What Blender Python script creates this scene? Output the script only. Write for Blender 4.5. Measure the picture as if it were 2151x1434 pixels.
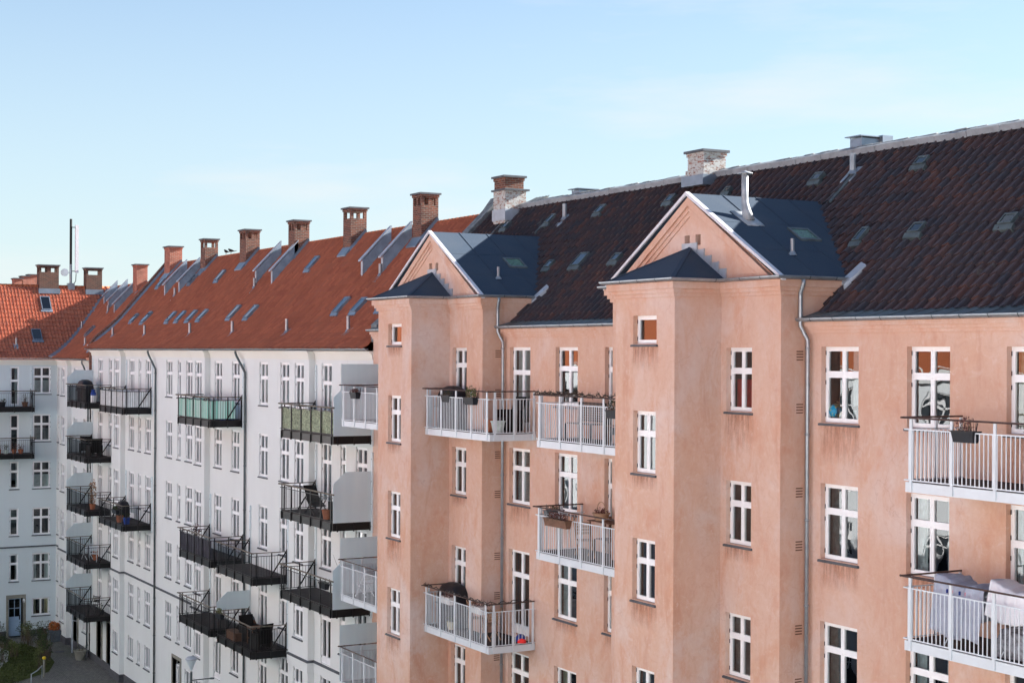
import bpy, math, random
import numpy as np
from mathutils import Matrix, Vector
random.seed(7)
R = math.radians
for o in list(bpy.data.objects): bpy.data.objects.remove(o)
scene = bpy.context.scene
C = scene.collection

# ------------------------------------------------------------------ camera
YAW, ROLL, F, CY = R(61.26167), R(0.29938), 3312.757, 740.948
cam = bpy.data.cameras.new('camera'); camo = bpy.data.objects.new('camera', cam); C.objects.link(camo)
cam.sensor_width = 36; cam.lens = F*36/2151; cam.shift_y = (CY-717)/2151
cam.clip_start = .3; cam.clip_end = 3000
fw = Vector((-math.sin(YAW), math.cos(YAW), 0)); r0 = Vector((math.cos(YAW), math.sin(YAW), 0)); u0 = Vector((0, 0, 1))
rt = math.cos(ROLL)*r0 + math.sin(ROLL)*u0; up = -math.sin(ROLL)*r0 + math.cos(ROLL)*u0
camo.matrix_world = Matrix(((rt.x, up.x, -fw.x, 0), (rt.y, up.y, -fw.y, 0), (rt.z, up.z, -fw.z, 0), (0, 0, 0, 1)))
scene.camera = camo

# ------------------------------------------------------------------ light
SUN_AZ, SUN_EL = R(7.4), R(24.9)
world = bpy.data.worlds.new('World'); scene.world = world; world.use_nodes = True
wt = world.node_tree; wt.nodes.clear()
wo = wt.nodes.new('ShaderNodeOutputWorld'); bg = wt.nodes.new('ShaderNodeBackground')
sky = wt.nodes.new('ShaderNodeTexSky'); sky.sky_type = 'NISHITA'; sky.sun_disc = False
sky.sun_elevation = SUN_EL; sky.sun_rotation = SUN_AZ
sky.air_density = 1.0; sky.dust_density = 0.4; sky.ozone_density = 4.0; sky.altitude = 20
wtc = wt.nodes.new('ShaderNodeTexCoord'); wmp = wt.nodes.new('ShaderNodeMapping'); wmp.inputs['Scale'].default_value = (1.6, 1.6, 9)
wmp.inputs['Rotation'].default_value = (R(6), R(4), 0)
wn = wt.nodes.new('ShaderNodeTexNoise'); wn.inputs['Scale'].default_value = 1.7; wn.inputs['Detail'].default_value = 7; wn.inputs['Roughness'].default_value = .55
wr = wt.nodes.new('ShaderNodeMapRange'); wr.inputs['From Min'].default_value = .52; wr.inputs['From Max'].default_value = .72
wr.inputs['To Min'].default_value = 0.0; wr.inputs['To Max'].default_value = .6
wm = wt.nodes.new('ShaderNodeMix'); wm.data_type = 'RGBA'; wm.inputs['B'].default_value = (3.85, 4.55, 4.68, 1)
wt.links.new(wtc.outputs['Generated'], wmp.inputs['Vector']); wt.links.new(wmp.outputs[0], wn.inputs['Vector'])
wsp = wt.nodes.new('ShaderNodeSeparateXYZ'); wh = wt.nodes.new('ShaderNodeMapRange'); wh.inputs['From Min'].default_value = 0; wh.inputs['From Max'].default_value = .30
wh.inputs['To Min'].default_value = .88; wh.inputs['To Max'].default_value = .12; wad = wt.nodes.new('ShaderNodeMath'); wad.operation = 'ADD'; wad.use_clamp = True
wt.links.new(wtc.outputs['Generated'], wsp.inputs[0]); wt.links.new(wsp.outputs[2], wh.inputs['Value']); wt.links.new(wh.outputs[0], wad.inputs[0])
wt.links.new(wn.outputs['Fac'], wr.inputs['Value']); wad.inputs[1].default_value = 0; wt.links.new(wad.outputs[0], wm.inputs['Factor'])
wc = wt.nodes.new('ShaderNodeMix'); wc.data_type = 'RGBA'; wc.inputs['B'].default_value = (4.75, 4.75, 4.7, 1)
wt.links.new(wr.outputs[0], wc.inputs['Factor']); wt.links.new(wm.outputs['Result'], wc.inputs['A'])
wt.links.new(sky.outputs[0], wm.inputs['A']); wt.links.new(wc.outputs['Result'], bg.inputs['Color'])
bg.inputs['Strength'].default_value = 0.049
wt.links.new(bg.outputs[0], wo.inputs['Surface'])
sl = bpy.data.lights.new('sun', 'SUN'); sl.energy = 5.0; sl.angle = R(.53); sl.color = (1, .95, .89)
so = bpy.data.objects.new('sun', sl); C.objects.link(so)
sd = Vector((math.sin(SUN_AZ)*math.cos(SUN_EL), math.cos(SUN_AZ)*math.cos(SUN_EL), math.sin(SUN_EL)))
so.rotation_euler = sd.to_track_quat('Z', 'Y').to_euler(); so.location = sd*50
scene.view_settings.view_transform = 'Standard'; scene.view_settings.look = 'None'
scene.view_settings.gamma = 1; scene.view_settings.exposure = 2.05

# ------------------------------------------------------------------ materials
class Mat:
    def __init__(s, name, rough=.8, metal=0.0, spec=.3):
        s.m = bpy.data.materials.new(name); s.m.use_nodes = True; s.t = s.m.node_tree
        s.b = s.t.nodes['Principled BSDF']; s.b.inputs['Roughness'].default_value = rough
        s.b.inputs['Metallic'].default_value = metal; s.b.inputs['Specular IOR Level'].default_value = spec
    def n(s, typ, **k):
        x = s.t.nodes.new(typ)
        for a, v in k.items():
            if a in x.inputs: x.inputs[a].default_value = v
            else: setattr(x, a, v)
        return x
    def l(s, a, b): s.t.links.new(a, b)
    def coord(s, scale=(1, 1, 1)):
        t = s.n('ShaderNodeTexCoord'); m = s.n('ShaderNodeMapping'); m.inputs['Scale'].default_value = scale
        s.l(t.outputs['Object'], m.inputs['Vector']); return m.outputs[0]
    def noise(s, scale, detail=5, rough=.6, stretch=(1, 1, 1), dist=0):
        x = s.n('ShaderNodeTexNoise'); x.inputs['Scale'].default_value = scale; x.inputs['Detail'].default_value = detail
        x.inputs['Roughness'].default_value = rough; x.inputs['Distortion'].default_value = dist
        s.l(s.coord(stretch), x.inputs['Vector']); return x.outputs['Fac']
    def rng(s, v, a, b, c=0., d=1.):
        x = s.n('ShaderNodeMapRange'); x.inputs['From Min'].default_value = a; x.inputs['From Max'].default_value = b
        x.inputs['To Min'].default_value = c; x.inputs['To Max'].default_value = d; s.l(v, x.inputs['Value']); return x.outputs[0]
    def mix(s, f, a, b, blend='MIX'):
        x = s.n('ShaderNodeMix'); x.data_type = 'RGBA'; x.blend_type = blend
        if isinstance(f, (int, float)): x.inputs['Factor'].default_value = f
        else: s.l(f, x.inputs['Factor'])
        for k, v in (('A', a), ('B', b)):
            if isinstance(v, tuple): x.inputs[k].default_value = (*v, 1) if len(v) == 3 else v
            else: s.l(v, x.inputs[k])
        return x.outputs['Result']
    def col(s, c):
        if isinstance(c, tuple): s.b.inputs['Base Color'].default_value = (*c, 1)
        else: s.l(c, s.b.inputs['Base Color'])
        return s
    def bump(s, h, dist=.01, strength=.6):
        x = s.n('ShaderNodeBump'); x.inputs['Distance'].default_value = dist; x.inputs['Strength'].default_value = strength
        s.l(h, x.inputs['Height']); s.l(x.outputs[0], s.b.inputs['Normal']); return s

def simple(name, c, rough=.7, metal=0, var=.25, scale=6, spec=.3, bump=0):
    m = Mat(name, rough, metal, spec); f = m.noise(scale, 4)
    m.col(m.mix(m.rng(f, .3, .7), tuple(x*(1-var) for x in c), tuple(min(1, x*(1+var)) for x in c)))
    if bump: m.bump(m.noise(scale*6, 4), bump)
    return m.m

def plaster_pink():
    m = Mat('weathered salmon plaster', .92, 0, .15)
    a = m.noise(.55, 7, .62, (1, 1, .8), .6); b = m.noise(1.7, 6, .68, (1, 1, .45), .4); c = m.noise(7, 6, .7); d = m.noise(.9, 5, .7, (1.6, 1.6, .35), .8)
    base = m.mix(m.rng(a, .34, .66), (.615, .385, .28), (.67, .51, .435))
    base = m.mix(m.rng(b, .50, .68, 0, .75), base, (.585, .31, .205))
    base = m.mix(m.rng(d, .55, .70, 0, .50), base, (.50, .26, .175))
    base = m.mix(m.rng(a, .54, .68, 0, .60), base, (.66, .56, .525))
    e_ = m.noise(3.4, 8, .75, (1, 1, 1), 1.0); base = m.mix(m.rng(e_, .54, .64, 0, .42), base, (.70, .56, .49)); base = m.mix(m.rng(e_, .46, .36, 0, .38), base, (.53, .32, .25))
    g_ = m.noise(.16, 4, .6); base = m.mix(m.rng(g_, .42, .62, 0, .35), base, (.58, .345, .26))
    vz = m.n('ShaderNodeTexVoronoi', feature='DISTANCE_TO_EDGE'); vz.inputs['Scale'].default_value = .75
    nv = m.n('ShaderNodeTexNoise'); nv.inputs['Scale'].default_value = 1.7; nv.inputs['Detail'].default_value = 6; m.l(m.coord(), nv.inputs['Vector'])
    av = m.n('ShaderNodeVectorMath', operation='ADD'); m.l(m.coord((1, 1, .6)), av.inputs[0]); m.l(nv.outputs['Color'], av.inputs[1]); m.l(av.outputs[0], vz.inputs['Vector'])
    cr_ = m.n('ShaderNodeMath', operation='MULTIPLY'); m.l(m.rng(vz.outputs['Distance'], .003, .010, .22, 0), cr_.inputs[0]); m.l(m.rng(a, .54, .60), cr_.inputs[1]); base = m.mix(cr_.outputs[0], base, (.36, .18, .13))
    base = m.mix(m.rng(c, .35, .7, 0, .20), base, (.50, .27, .20))
    m.col(base); m.bump(m.noise(28, 6, .7), .006, .5); return m.m
def plaster_white(name='white lime plaster', c=(.69, .715, .71)):
    m = Mat(name, .9, 0, .15)
    a = m.noise(.35, 6, .6, (1, 1, .6)); b = m.noise(1.3, 5, .7, (2.2, 2.2, .25), .4)
    base = m.mix(m.rng(a, .35, .65), c, tuple(x*1.06 for x in c))
    base = m.mix(m.rng(b, .60, .78, 0, .30), base, (.50, .48, .45))
    m.col(base); m.bump(m.noise(20, 5, .7), .004, .4); return m.m
def tiles(name, cols, w, h, dirt=(.03, .028, .03), dirtamt=.5, moss=0., rough=.75):
    m = Mat(name, rough, 0, .3)
    uv = m.n('ShaderNodeUVMap'); sx = m.n('ShaderNodeSeparateXYZ'); m.l(uv.outputs[0], sx.inputs[0])
    fl = []
    for i, k in ((0, w), (1, h)):
        d = m.n('ShaderNodeMath', operation='DIVIDE'); m.l(sx.outputs[i], d.inputs[0]); d.inputs[1].default_value = k
        f = m.n('ShaderNodeMath', operation='FLOOR'); m.l(d.outputs[0], f.inputs[0]); fl.append(f.outputs[0])
    cb = m.n('ShaderNodeCombineXYZ'); m.l(fl[0], cb.inputs[0]); m.l(fl[1], cb.inputs[1])
    wn = m.n('ShaderNodeTexWhiteNoise'); wn.noise_dimensions = '2D'; m.l(cb.outputs[0], wn.inputs['Vector'])
    cr = m.n('ShaderNodeValToRGB'); el = cr.color_ramp.elements
    while len(el) < len(cols): el.new(.5)
    for i, c in enumerate(cols): el[i].position = i/(len(cols)-1); el[i].color = (*c, 1)
    m.l(wn.outputs['Value'], cr.inputs[0]); base = cr.outputs[0]
    a = m.noise(.45, 6, .65, (1, 1, 1), .5); b = m.noise(5, 6, .7)
    base = m.mix(m.rng(a, .42, .68, 0, dirtamt), base, dirt)
    base = m.mix(m.rng(b, .5, .75, 0, .25 if w < .25 else .45), base, dirt)
    if moss:
        c = m.noise(1.3, 8, .8, (1, .7, .7), 1.2); base = m.mix(m.rng(c, .60, .70, 0, moss), base, (.17, .185, .16))
    m.col(base); m.bump(m.noise(30, 4), .004, .5); return m.m
def brick(name, c1, c2, mortar, paint=0.):
    m = Mat(name, .9, 0, .2)
    t = m.n('ShaderNodeTexCoord'); s = m.n('ShaderNodeSeparateXYZ'); m.l(t.outputs['Object'], s.inputs[0])
    ad = m.n('ShaderNodeMath', operation='ADD'); m.l(s.outputs[0], ad.inputs[0]); m.l(s.outputs[1], ad.inputs[1])
    cb = m.n('ShaderNodeCombineXYZ'); m.l(ad.outputs[0], cb.inputs[0]); m.l(s.outputs[2], cb.inputs[1])
    b = m.n('ShaderNodeTexBrick'); m.l(cb.outputs[0], b.inputs['Vector'])
    b.inputs['Scale'].default_value = 1; b.inputs['Brick Width'].default_value = .235; b.inputs['Row Height'].default_value = .075
    b.inputs['Mortar Size'].default_value = .011; b.inputs['Color1'].default_value = (*c1, 1); b.inputs['Color2'].default_value = (*c2, 1)
    b.inputs['Mortar'].default_value = (*mortar, 1); b.inputs['Bias'].default_value = -.1
    n = m.noise(2.2, 6, .7); base = m.mix(m.rng(n, .5, .75, 0, .6), b.outputs['Color'], (.07, .045, .04))
    if paint:
        p = m.noise(6.0, 6, .8, (1, 1, 2.2), .4); base = m.mix(m.rng(p, .46, .50), base, (.50, .51, .49))
    m.col(base); m.bump(b.outputs['Fac'], .01, -.5 if False else .5); return m.m
def glass():
    m = bpy.data.materials.new('old window glass'); m.use_nodes = True; t = m.node_tree; t.nodes.clear()
    out = t.nodes.new('ShaderNodeOutputMaterial'); mx = t.nodes.new('ShaderNodeMixShader')
    tr = t.nodes.new('ShaderNodeBsdfTransparent'); tr.inputs[0].default_value = (.62, .68, .68, 1)
    gl = t.nodes.new('ShaderNodeBsdfGlossy'); gl.inputs['Roughness'].default_value = 0.0; gl.inputs['Color'].default_value = (.95, .97, 1, 1)
    fr = t.nodes.new('ShaderNodeFresnel'); fr.inputs['IOR'].default_value = 1.6
    ml = t.nodes.new('ShaderNodeMath'); ml.operation = 'MULTIPLY_ADD'; ml.inputs[1].default_value = 1.35; ml.inputs[2].default_value = .02; ml.use_clamp = True
    ge = t.nodes.new('ShaderNodeNewGeometry')
    no = t.nodes.new('ShaderNodeTexNoise'); no.inputs['Scale'].default_value = 2.0; no.inputs['Detail'].default_value = 0.3
    bp = t.nodes.new('ShaderNodeBump'); bp.inputs['Distance'].default_value = .0035; bp.inputs['Strength'].default_value = 1
    L = t.links.new
    L(ge.outputs['Position'], no.inputs['Vector']); L(no.outputs['Fac'], bp.inputs['Height']); L(bp.outputs[0], gl.inputs['Normal'])
    L(fr.outputs[0], ml.inputs[0]); L(ml.outputs[0], mx.inputs[0]); L(tr.outputs[0], mx.inputs[1]); L(gl.outputs[0], mx.inputs[2]); L(mx.outputs[0], out.inputs[0])
    return m
def frosted():
    m = Mat('frosted privacy glass', .35, 0, .5); f = m.noise(.8, 4, .5, (3, 3, .4))
    m.col(m.mix(m.rng(f, .3, .7), (.64, .76, .82), (.72, .83, .87))); m.b.inputs['Transmission Weight'].default_value = .25
    return m.m
def felt():
    m = Mat('grey roofing felt', .95, 0, .15); a = m.noise(60, 4, .8); b = m.noise(.7, 5, .6, (1, 1, 1), .5)
    base = m.mix(m.rng(a, .3, .7), (.030, .050, .080), (.065, .088, .120)); base = m.mix(m.rng(b, .45, .7, 0, .45), base, (.075, .092, .115))
    m.col(base); m.bump(a, .003, .6); return m.m
def paving():
    m = Mat('grey block paving', .9, 0, .2); b = m.n('ShaderNodeTexBrick'); m.l(m.coord(), b.inputs['Vector'])
    b.inputs['Scale'].default_value = 1; b.inputs['Brick Width'].default_value = .22; b.inputs['Row Height'].default_value = .11; b.inputs['Mortar Size'].default_value = .008
    b.inputs['Color1'].default_value = (.13, .13, .13, 1); b.inputs['Color2'].default_value = (.19, .185, .18, 1); b.inputs['Mortar'].default_value = (.06, .065, .05, 1)
    n = m.noise(.35, 6, .65); base = m.mix(m.rng(n, .45, .65, 0, .6), b.outputs['Color'], (.10, .11, .075))
    m.col(base); m.bump(b.outputs['Fac'], .01); return m.m
M = {}
M['pink'] = plaster_pink(); M['white'] = plaster_white(); M['cream'] = plaster_white('cream plaster', (.72, .72, .67))
M['grey_plaster'] = plaster_white('pale grey plaster', (.60, .68, .71))
M['tile_dark'] = tiles('dark brown glazed roof tiles', [(.044, .042, .052), (.074, .046, .046), (.056, .044, .050), (.105, .054, .046), (.048, .047, .058)], .30, .345, (.040, .040, .048), .5, .5, .5)
M['tile_red'] = tiles('orange clay pantiles', [(.40, .135, .078), (.49, .165, .092), (.34, .11, .068), (.44, .145, .08), (.37, .135, .085)], .215, .36, (.26, .09, .055), .4)
M['tile_opp'] = tiles('bright clay pantiles', [(.5, .15, .06), (.42, .12, .05)], .3, .36, (.3, .1, .05), .3)
M['brick'] = brick('weathered red brick', (.22, .07, .042), (.09, .035, .03), (.21, .18, .15))
M['brick_dark'] = brick('sooty brick', (.12, .045, .03), (.05, .025, .02), (.15, .12, .10))  # darker brick tones for the far left chimneys
M['brick_new'] = brick('orange red brick', (.42, .12, .07), (.33, .09, .055), (.38, .25, .20))
M['brick_paint'] = brick('flaking whitewashed brick', (.30, .11, .07), (.16, .08, .06), (.42, .40, .36), 1.)
M['zinc'] = simple('zinc sheet', (.20, .25, .31), .42, .5, .18, 2.5, .5)
M['zinc_pipe'] = simple('galvanised pipe', (.31, .34, .37), .35, .6, .15, 5, .5)
M['zinc_old'] = simple('verdigris zinc flashing', (.10, .125, .13), .5, .3, .35, 3)
M['zinc_light'] = simple('pale lead flashing', (.38, .42, .47), .5, .2, .15, 3)
M['zinc_dark'] = simple('dark slate blue cladding', (.24, .31, .39), .5, .2, .2, 3)
M['cope'] = simple('mossy ridge mortar', (.25, .26, .25), .85, 0, .35, 2.5)
M['felt'] = felt()
M['verge'] = simple('white painted verge', (.62, .62, .66), .6, 0, .06)
M['frame'] = simple('white window paint', (.86, .87, .88), .45, 0, .04, 3, .4)
M['hinge'] = simple('dark hinge iron', (.04, .04, .045), .5, .3)
M['slate'] = simple('slate sill', (.085, .095, .11), .6, 0, .25, 4)
M['glass'] = glass(); M['frost'] = frosted()
M['black'] = simple('black painted steel', (.0045, .0045, .0055), .4, .1, .2, 4, .4)
M['wmetal'] = simple('white painted steel', (.62, .67, .71), .4, 0, .05, 3, .4)
M['rail'] = simple('dark hardwood handrail', (.075, .045, .038), .55, 0, .4, 7)
M['railw'] = simple('weathered grey handrail', (.16, .14, .11), .7, 0, .3, 7)
M['deck'] = simple('dark decking', (.035, .028, .028), .7, 0, .35, 3)
M['dark'] = simple('dark room interior', (.013, .012, .012), .9, 0, .5, .7)  # darkness of unlit rooms and openings put into the colour
M['curtain'] = simple('pale curtain', (.66, .71, .71), .9, 0, .15, 8)
M['blind'] = simple('grey blind', (.20, .22, .22), .9, 0, .3, 8)
M['ccream'] = simple('cream curtain', (.62, .58, .42), .9, 0, .2, 6)
M['conc'] = simple('rough concrete coping', (.17, .19, .20), .95, 0, .35, 5, .2, .01)
M['plinth'] = simple('dark grey plinth', (.09, .09, .10), .9, 0, .2, 3)
M['stone'] = simple('sandstone surround', (.24, .235, .20), .9, 0, .2, 3)
M['pave'] = paving()
M['grass'] = simple('winter lawn', (.05, .062, .02), .95, 0, .5, 3, .1, .03)
M['leaf'] = simple('dark leaf', (.035, .055, .02), .7, 0, .5, 9)
M['heather'] = simple('dried heather', (.13, .055, .05), .9, 0, .5, 9)
M['leafy'] = simple('olive leaf', (.10, .12, .04), .8, 0, .5, 9)
M['rust'] = simple('orange grass', (.42, .13, .04), .9, 0, .4, 9)
M['stem'] = simple('bark', (.09, .07, .05), .9)
M['plastic'] = simple('dark grey plastic', (.013, .016, .022), .5)
M['terra'] = simple('terracotta', (.40, .15, .08), .8)
M['mintpot'] = simple('pale glazed pot', (.55, .64, .60), .3)
M['whiteplastic'] = simple('white plastic', (.75, .75, .74), .4, 0, .05)
M['wood'] = simple('pale teak slats', (.38, .24, .15), .7, 0, .25, 6)
M['browndeck'] = simple('brown timber', (.16, .085, .055), .7, 0, .3, 6)
M['wicker'] = simple('black wicker', (.007, .006, .006), .7, 0, .4, 30)
M['cover'] = simple('black grill cover', (.006, .007, .012), .5, 0, .3, 3, .4)
M['blue'] = simple('deep blue paint', (.02, .06, .30), .4)
M['redcloth'] = simple('red cloth', (.75, .035, .035), .8)
M['grey_pot'] = simple('grey planter', (.10, .12, .14), .7)
M['yellow'] = simple('yellow cap', (.75, .55, .03), .5)

# ------------------------------------------------------------------ mesh building
class MB:
    def __init__(s): s.v = []; s.f = []; s.m = []
    def quad(s, a, b, c, d, m=0):
        n = len(s.v); s.v += [tuple(a), tuple(b), tuple(c), tuple(d)]; s.f.append((n, n+1, n+2, n+3)); s.m.append(m)
    def poly(s, pts, m=0):
        n = len(s.v); s.v += [tuple(p) for p in pts]; s.f.append(tuple(range(n, n+len(pts)))); s.m.append(m)
    def box(s, x0, x1, y0, y1, z0, z1, m=0):
        n = len(s.v)
        s.v += [(x, y, z) for z in (z0, z1) for y in (y0, y1) for x in (x0, x1)]
        for q in ((0, 2, 3, 1), (4, 5, 7, 6), (0, 1, 5, 4), (2, 6, 7, 3), (0, 4, 6, 2), (1, 3, 7, 5)):
            s.f.append(tuple(n+i for i in q)); s.m.append(m)
    def hexa(s, pts, m=0):          # 8 points: bottom ring, top ring
        n = len(s.v); s.v += [tuple(p) for p in pts]
        for q in ((3, 2, 1, 0), (4, 5, 6, 7), (0, 1, 5, 4), (1, 2, 6, 5), (2, 3, 7, 6), (3, 0, 4, 7)):
            s.f.append(tuple(n+i for i in q)); s.m.append(m)
    def bar(s, p, q, w, h=None, m=0):
        p = Vector(p); q = Vector(q); d = (q-p).normalized(); h = h or w
        a = d.cross(Vector((0, 0, 1)))
        if a.length < 1e-3: a = Vector((1, 0, 0))
        a.normalize(); b = a.cross(d)
        a *= w/2; b *= h/2
        s.hexa([p-a-b, p+a-b, p+a+b, p-a+b, q-a-b, q+a-b, q+a+b, q-a+b], m)
    def tube(s, pts, r, n=8, m=0, cap=True):
        pts = [Vector(p) for p in pts]; rs = r if isinstance(r, (list, tuple)) else [r]*len(pts)
        base = len(s.v); ref = None
        for i, p in enumerate(pts):
            d = (pts[min(i+1, len(pts)-1)]-pts[max(i-1, 0)]).normalized()
            a = d.cross(Vector((0, 0, 1))) if abs(d.z) < .95 else d.cross(Vector((1, 0, 0)))
            if ref is not None:
                a = ref - d*ref.dot(d)
            a.normalize(); ref = a.copy(); b = d.cross(a)
            for k in range(n):
                t = 2*math.pi*k/n; s.v.append(tuple(p+(a*math.cos(t)+b*math.sin(t))*rs[i]))
        for i in range(len(pts)-1):
            for k in range(n):
                s.f.append((base+i*n+k, base+i*n+(k+1) % n, base+(i+1)*n+(k+1) % n, base+(i+1)*n+k)); s.m.append(m)
        if cap:
            s.f.append(tuple(base+k for k in range(n))[::-1]); s.m.append(m)
            s.f.append(tuple(base+(len(pts)-1)*n+k for k in range(n))); s.m.append(m)
    def lathe(s, prof, n=14, c=(0, 0, 0), m=0):
        base = len(s.v)
        for r, z in prof:
            for k in range(n):
                t = 2*math.pi*k/n; s.v.append((c[0]+r*math.cos(t), c[1]+r*math.sin(t), c[2]+z))
        for i in range(len(prof)-1):
            for k in range(n):
                s.f.append((base+i*n+k, base+i*n+(k+1) % n, base+(i+1)*n+(k+1) % n, base+(i+1)*n+k)); s.m.append(m)
    def sweep(s, path, prof, m=0, cap=True):
        # plan path [(x,y)], outward = left of travel; prof [(offset, z)]
        P = [Vector((p[0], p[1])) for p in path]; N = len(P); mit = []
        for i in range(N):
            ns = []
            if i > 0: d = (P[i]-P[i-1]).normalized(); ns.append(Vector((-d.y, d.x)))
            if i < N-1: d = (P[i+1]-P[i]).normalized(); ns.append(Vector((-d.y, d.x)))
            if len(ns) == 2:
                b = ns[0]+ns[1]; b = b/(b.length_squared)*2; mit.append(b)
            else: mit.append(ns[0])
        base = len(s.v); K = len(prof)
        for i in range(N):
            for o, z in prof:
                q = P[i]+mit[i]*o; s.v.append((q.x, q.y, z))
        for i in range(N-1):
            for k in range(K-1):
                a = base+i*K+k; s.f.append((a, a+K, a+K+1, a+1)); s.m.append(m)
        if cap:
            s.f.append(tuple(base+k for k in range(K))); s.m.append(m)
            s.f.append(tuple(base+(N-1)*K+k for k in range(K))[::-1]); s.m.append(m)
    def mesh(s, name, mats):
        me = bpy.data.meshes.new(name); me.from_pydata(s.v, [], s.f)
        for k in (mats if isinstance(mats, (list, tuple)) else [mats]): me.materials.append(M[k] if isinstance(k, str) else k)
        me.polygons.foreach_set('material_index', s.m); me.update(); return me
    def build(s, name, mats, parent=None, smooth=False):
        me = s.mesh(name, mats)
        if smooth: me.polygons.foreach_set('use_smooth', [True]*len(me.polygons))
        return link(name, me, parent)

WL = {}
def link(name, me, parent=None, loc=(0, 0, 0), rz=0, local=False):
    """loc is a world location unless local; parts of an unrotated thing are placed by world location"""
    o = bpy.data.objects.new(name, me); C.objects.link(o); loc = Vector(loc)
    if parent is not None:
        o.parent = parent
        o.location = loc if local else loc-WL.get(parent.name, Vector((0, 0, 0)))
        WL[o.name] = WL.get(parent.name, Vector((0, 0, 0))) + o.location
    else:
        o.location = loc; WL[o.name] = loc.copy()
    o.rotation_euler = (0, 0, rz); return o
def thing(name, label, cat, loc, rz=0, group=None):
    o = link(name, None, None, loc, rz); o['label'] = label; o['category'] = cat
    if group: o['group'] = group
    return o
def part(name, mb, mats, parent, smooth=False):   # part in the thing's own (local) coordinates
    me = mb.mesh(name, mats)
    if smooth: me.polygons.foreach_set('use_smooth', [True]*len(me.polygons))
    return link(name, me, parent, (0, 0, 0), 0, True)

def frS(Y): return lambda u, d, z: (u, Y+d, z)
def frE(X): return lambda u, d, z: (X-d, u, z)
def wall_grid(mb, fr, u0, u1, z0, z1, ops, rev=.24, m=0):
    ops = [(max(a, u0), min(b, u1), max(c, z0), min(d, z1)) for a, b, c, d in ops if a < u1 and b > u0 and c < z1 and d > z0]
    us = sorted({u0, u1, *[o[0] for o in ops], *[o[1] for o in ops]}); zs = sorted({z0, z1, *[o[2] for o in ops], *[o[3] for o in ops]})
    for i in range(len(us)-1):
        for j in range(len(zs)-1):
            uc, zc = (us[i]+us[i+1])/2, (zs[j]+zs[j+1])/2
            if any(a < uc < b and c < zc < d for a, b, c, d in ops): continue
            mb.quad(fr(us[i], 0, zs[j]), fr(us[i+1], 0, zs[j]), fr(us[i+1], 0, zs[j+1]), fr(us[i], 0, zs[j+1]), m)
    for a, b, c, d in ops:
        mb.quad(fr(a, 0, c), fr(a, rev, c), fr(a, rev, d), fr(a, 0, d), m)
        mb.quad(fr(b, rev, c), fr(b, 0, c), fr(b, 0, d), fr(b, rev, d), m)
        mb.quad(fr(a, 0, d), fr(a, rev, d), fr(b, rev, d), fr(b, 0, d), m)
        mb.quad(fr(a, rev, c), fr(a, 0, c), fr(b, 0, c), fr(b, rev, c), m)

# ------------------------------------------------------------------ windows
cache = {}
def win_meshes(w, h, kind, rec):
    key = (round(w, 2), round(h, 2), kind, rec)
    if key in cache: return cache[key]
    f = MB(); g = MB(); x = w/2; y0, y1 = rec, rec+.07; F_ = .055
    # outer frame
    f.box(-x, -x+F_, y0, y1, 0, h); f.box(x-F_, x, y0, y1, 0, h)
    f.box(-x+F_, x-F_, y0, y1, h-F_, h); f.box(-x+F_, x-F_, y0, y1, 0, F_ if kind != 'door' else .04)
    rows = []
    tr = .635*h if kind in ('cross', 'narrow') else (.70*h if kind == 'door' else None)
    lo = F_
    if kind == 'door': lo = .04
    if tr: f.box(-x+F_, x-F_, y0-.012, y1, tr-.03, tr+.03); rows = [(lo, tr-.03), (tr+.03, h-F_)]
    else: rows = [(lo, h-F_)]
    cols = [(-x+F_, x-F_)] if kind in ('narrow', 'single') else [(-x+F_, -.012), (.012, x-F_)]
    if len(cols) == 2: f.box(-.012, .012, y0, y1-.005, lo, (tr-.03) if tr else h-F_)
    if len(cols) == 2 and tr: f.box(-.012, .012, y0, y1-.005, tr+.03, h-F_)
    S = .042
    for ci, (a, b) in enumerate(cols):
        for ri, (c, d) in enumerate(rows):
            bot = .24 if (kind == 'door' and ri == 0) else S
            f.box(a, a+S, y0-.008, y1-.01, c, d); f.box(b-S, b, y0-.008, y1-.01, c, d)
            f.box(a+S, b-S, y0-.008, y1-.01, c, c+bot); f.box(a+S, b-S, y0-.008, y1-.01, d-S, d)
            ym = y0+.03
            g.quad((a+S, ym, c+bot), (b-S, ym, c+bot), (b-S, ym, d-S), (a+S, ym, d-S))
            hx = -x+.006 if ci == 0 else x-.022
            for hz in (c+.12*(d-c), c+.85*(d-c)): f.box(hx, hx+.018, y0-.016, y0-.008, hz-.045, hz+.045, 1)
    s = MB()
    e = .05
    s.hexa([(-x-e, -.05, -.07), (x+e, -.05, -.07), (x+e, rec, -.07), (-x-e, rec, -.07), (-x-e, -.05, -.025), (x+e, -.05, -.025), (x+e, rec, .003), (-x-e, rec, .003)])
    r = (f.mesh('window', ['frame', 'hinge']), g.mesh('pane', ['glass']), s.mesh('sill', ['slate']))
    cache[key] = r; return r
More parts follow.
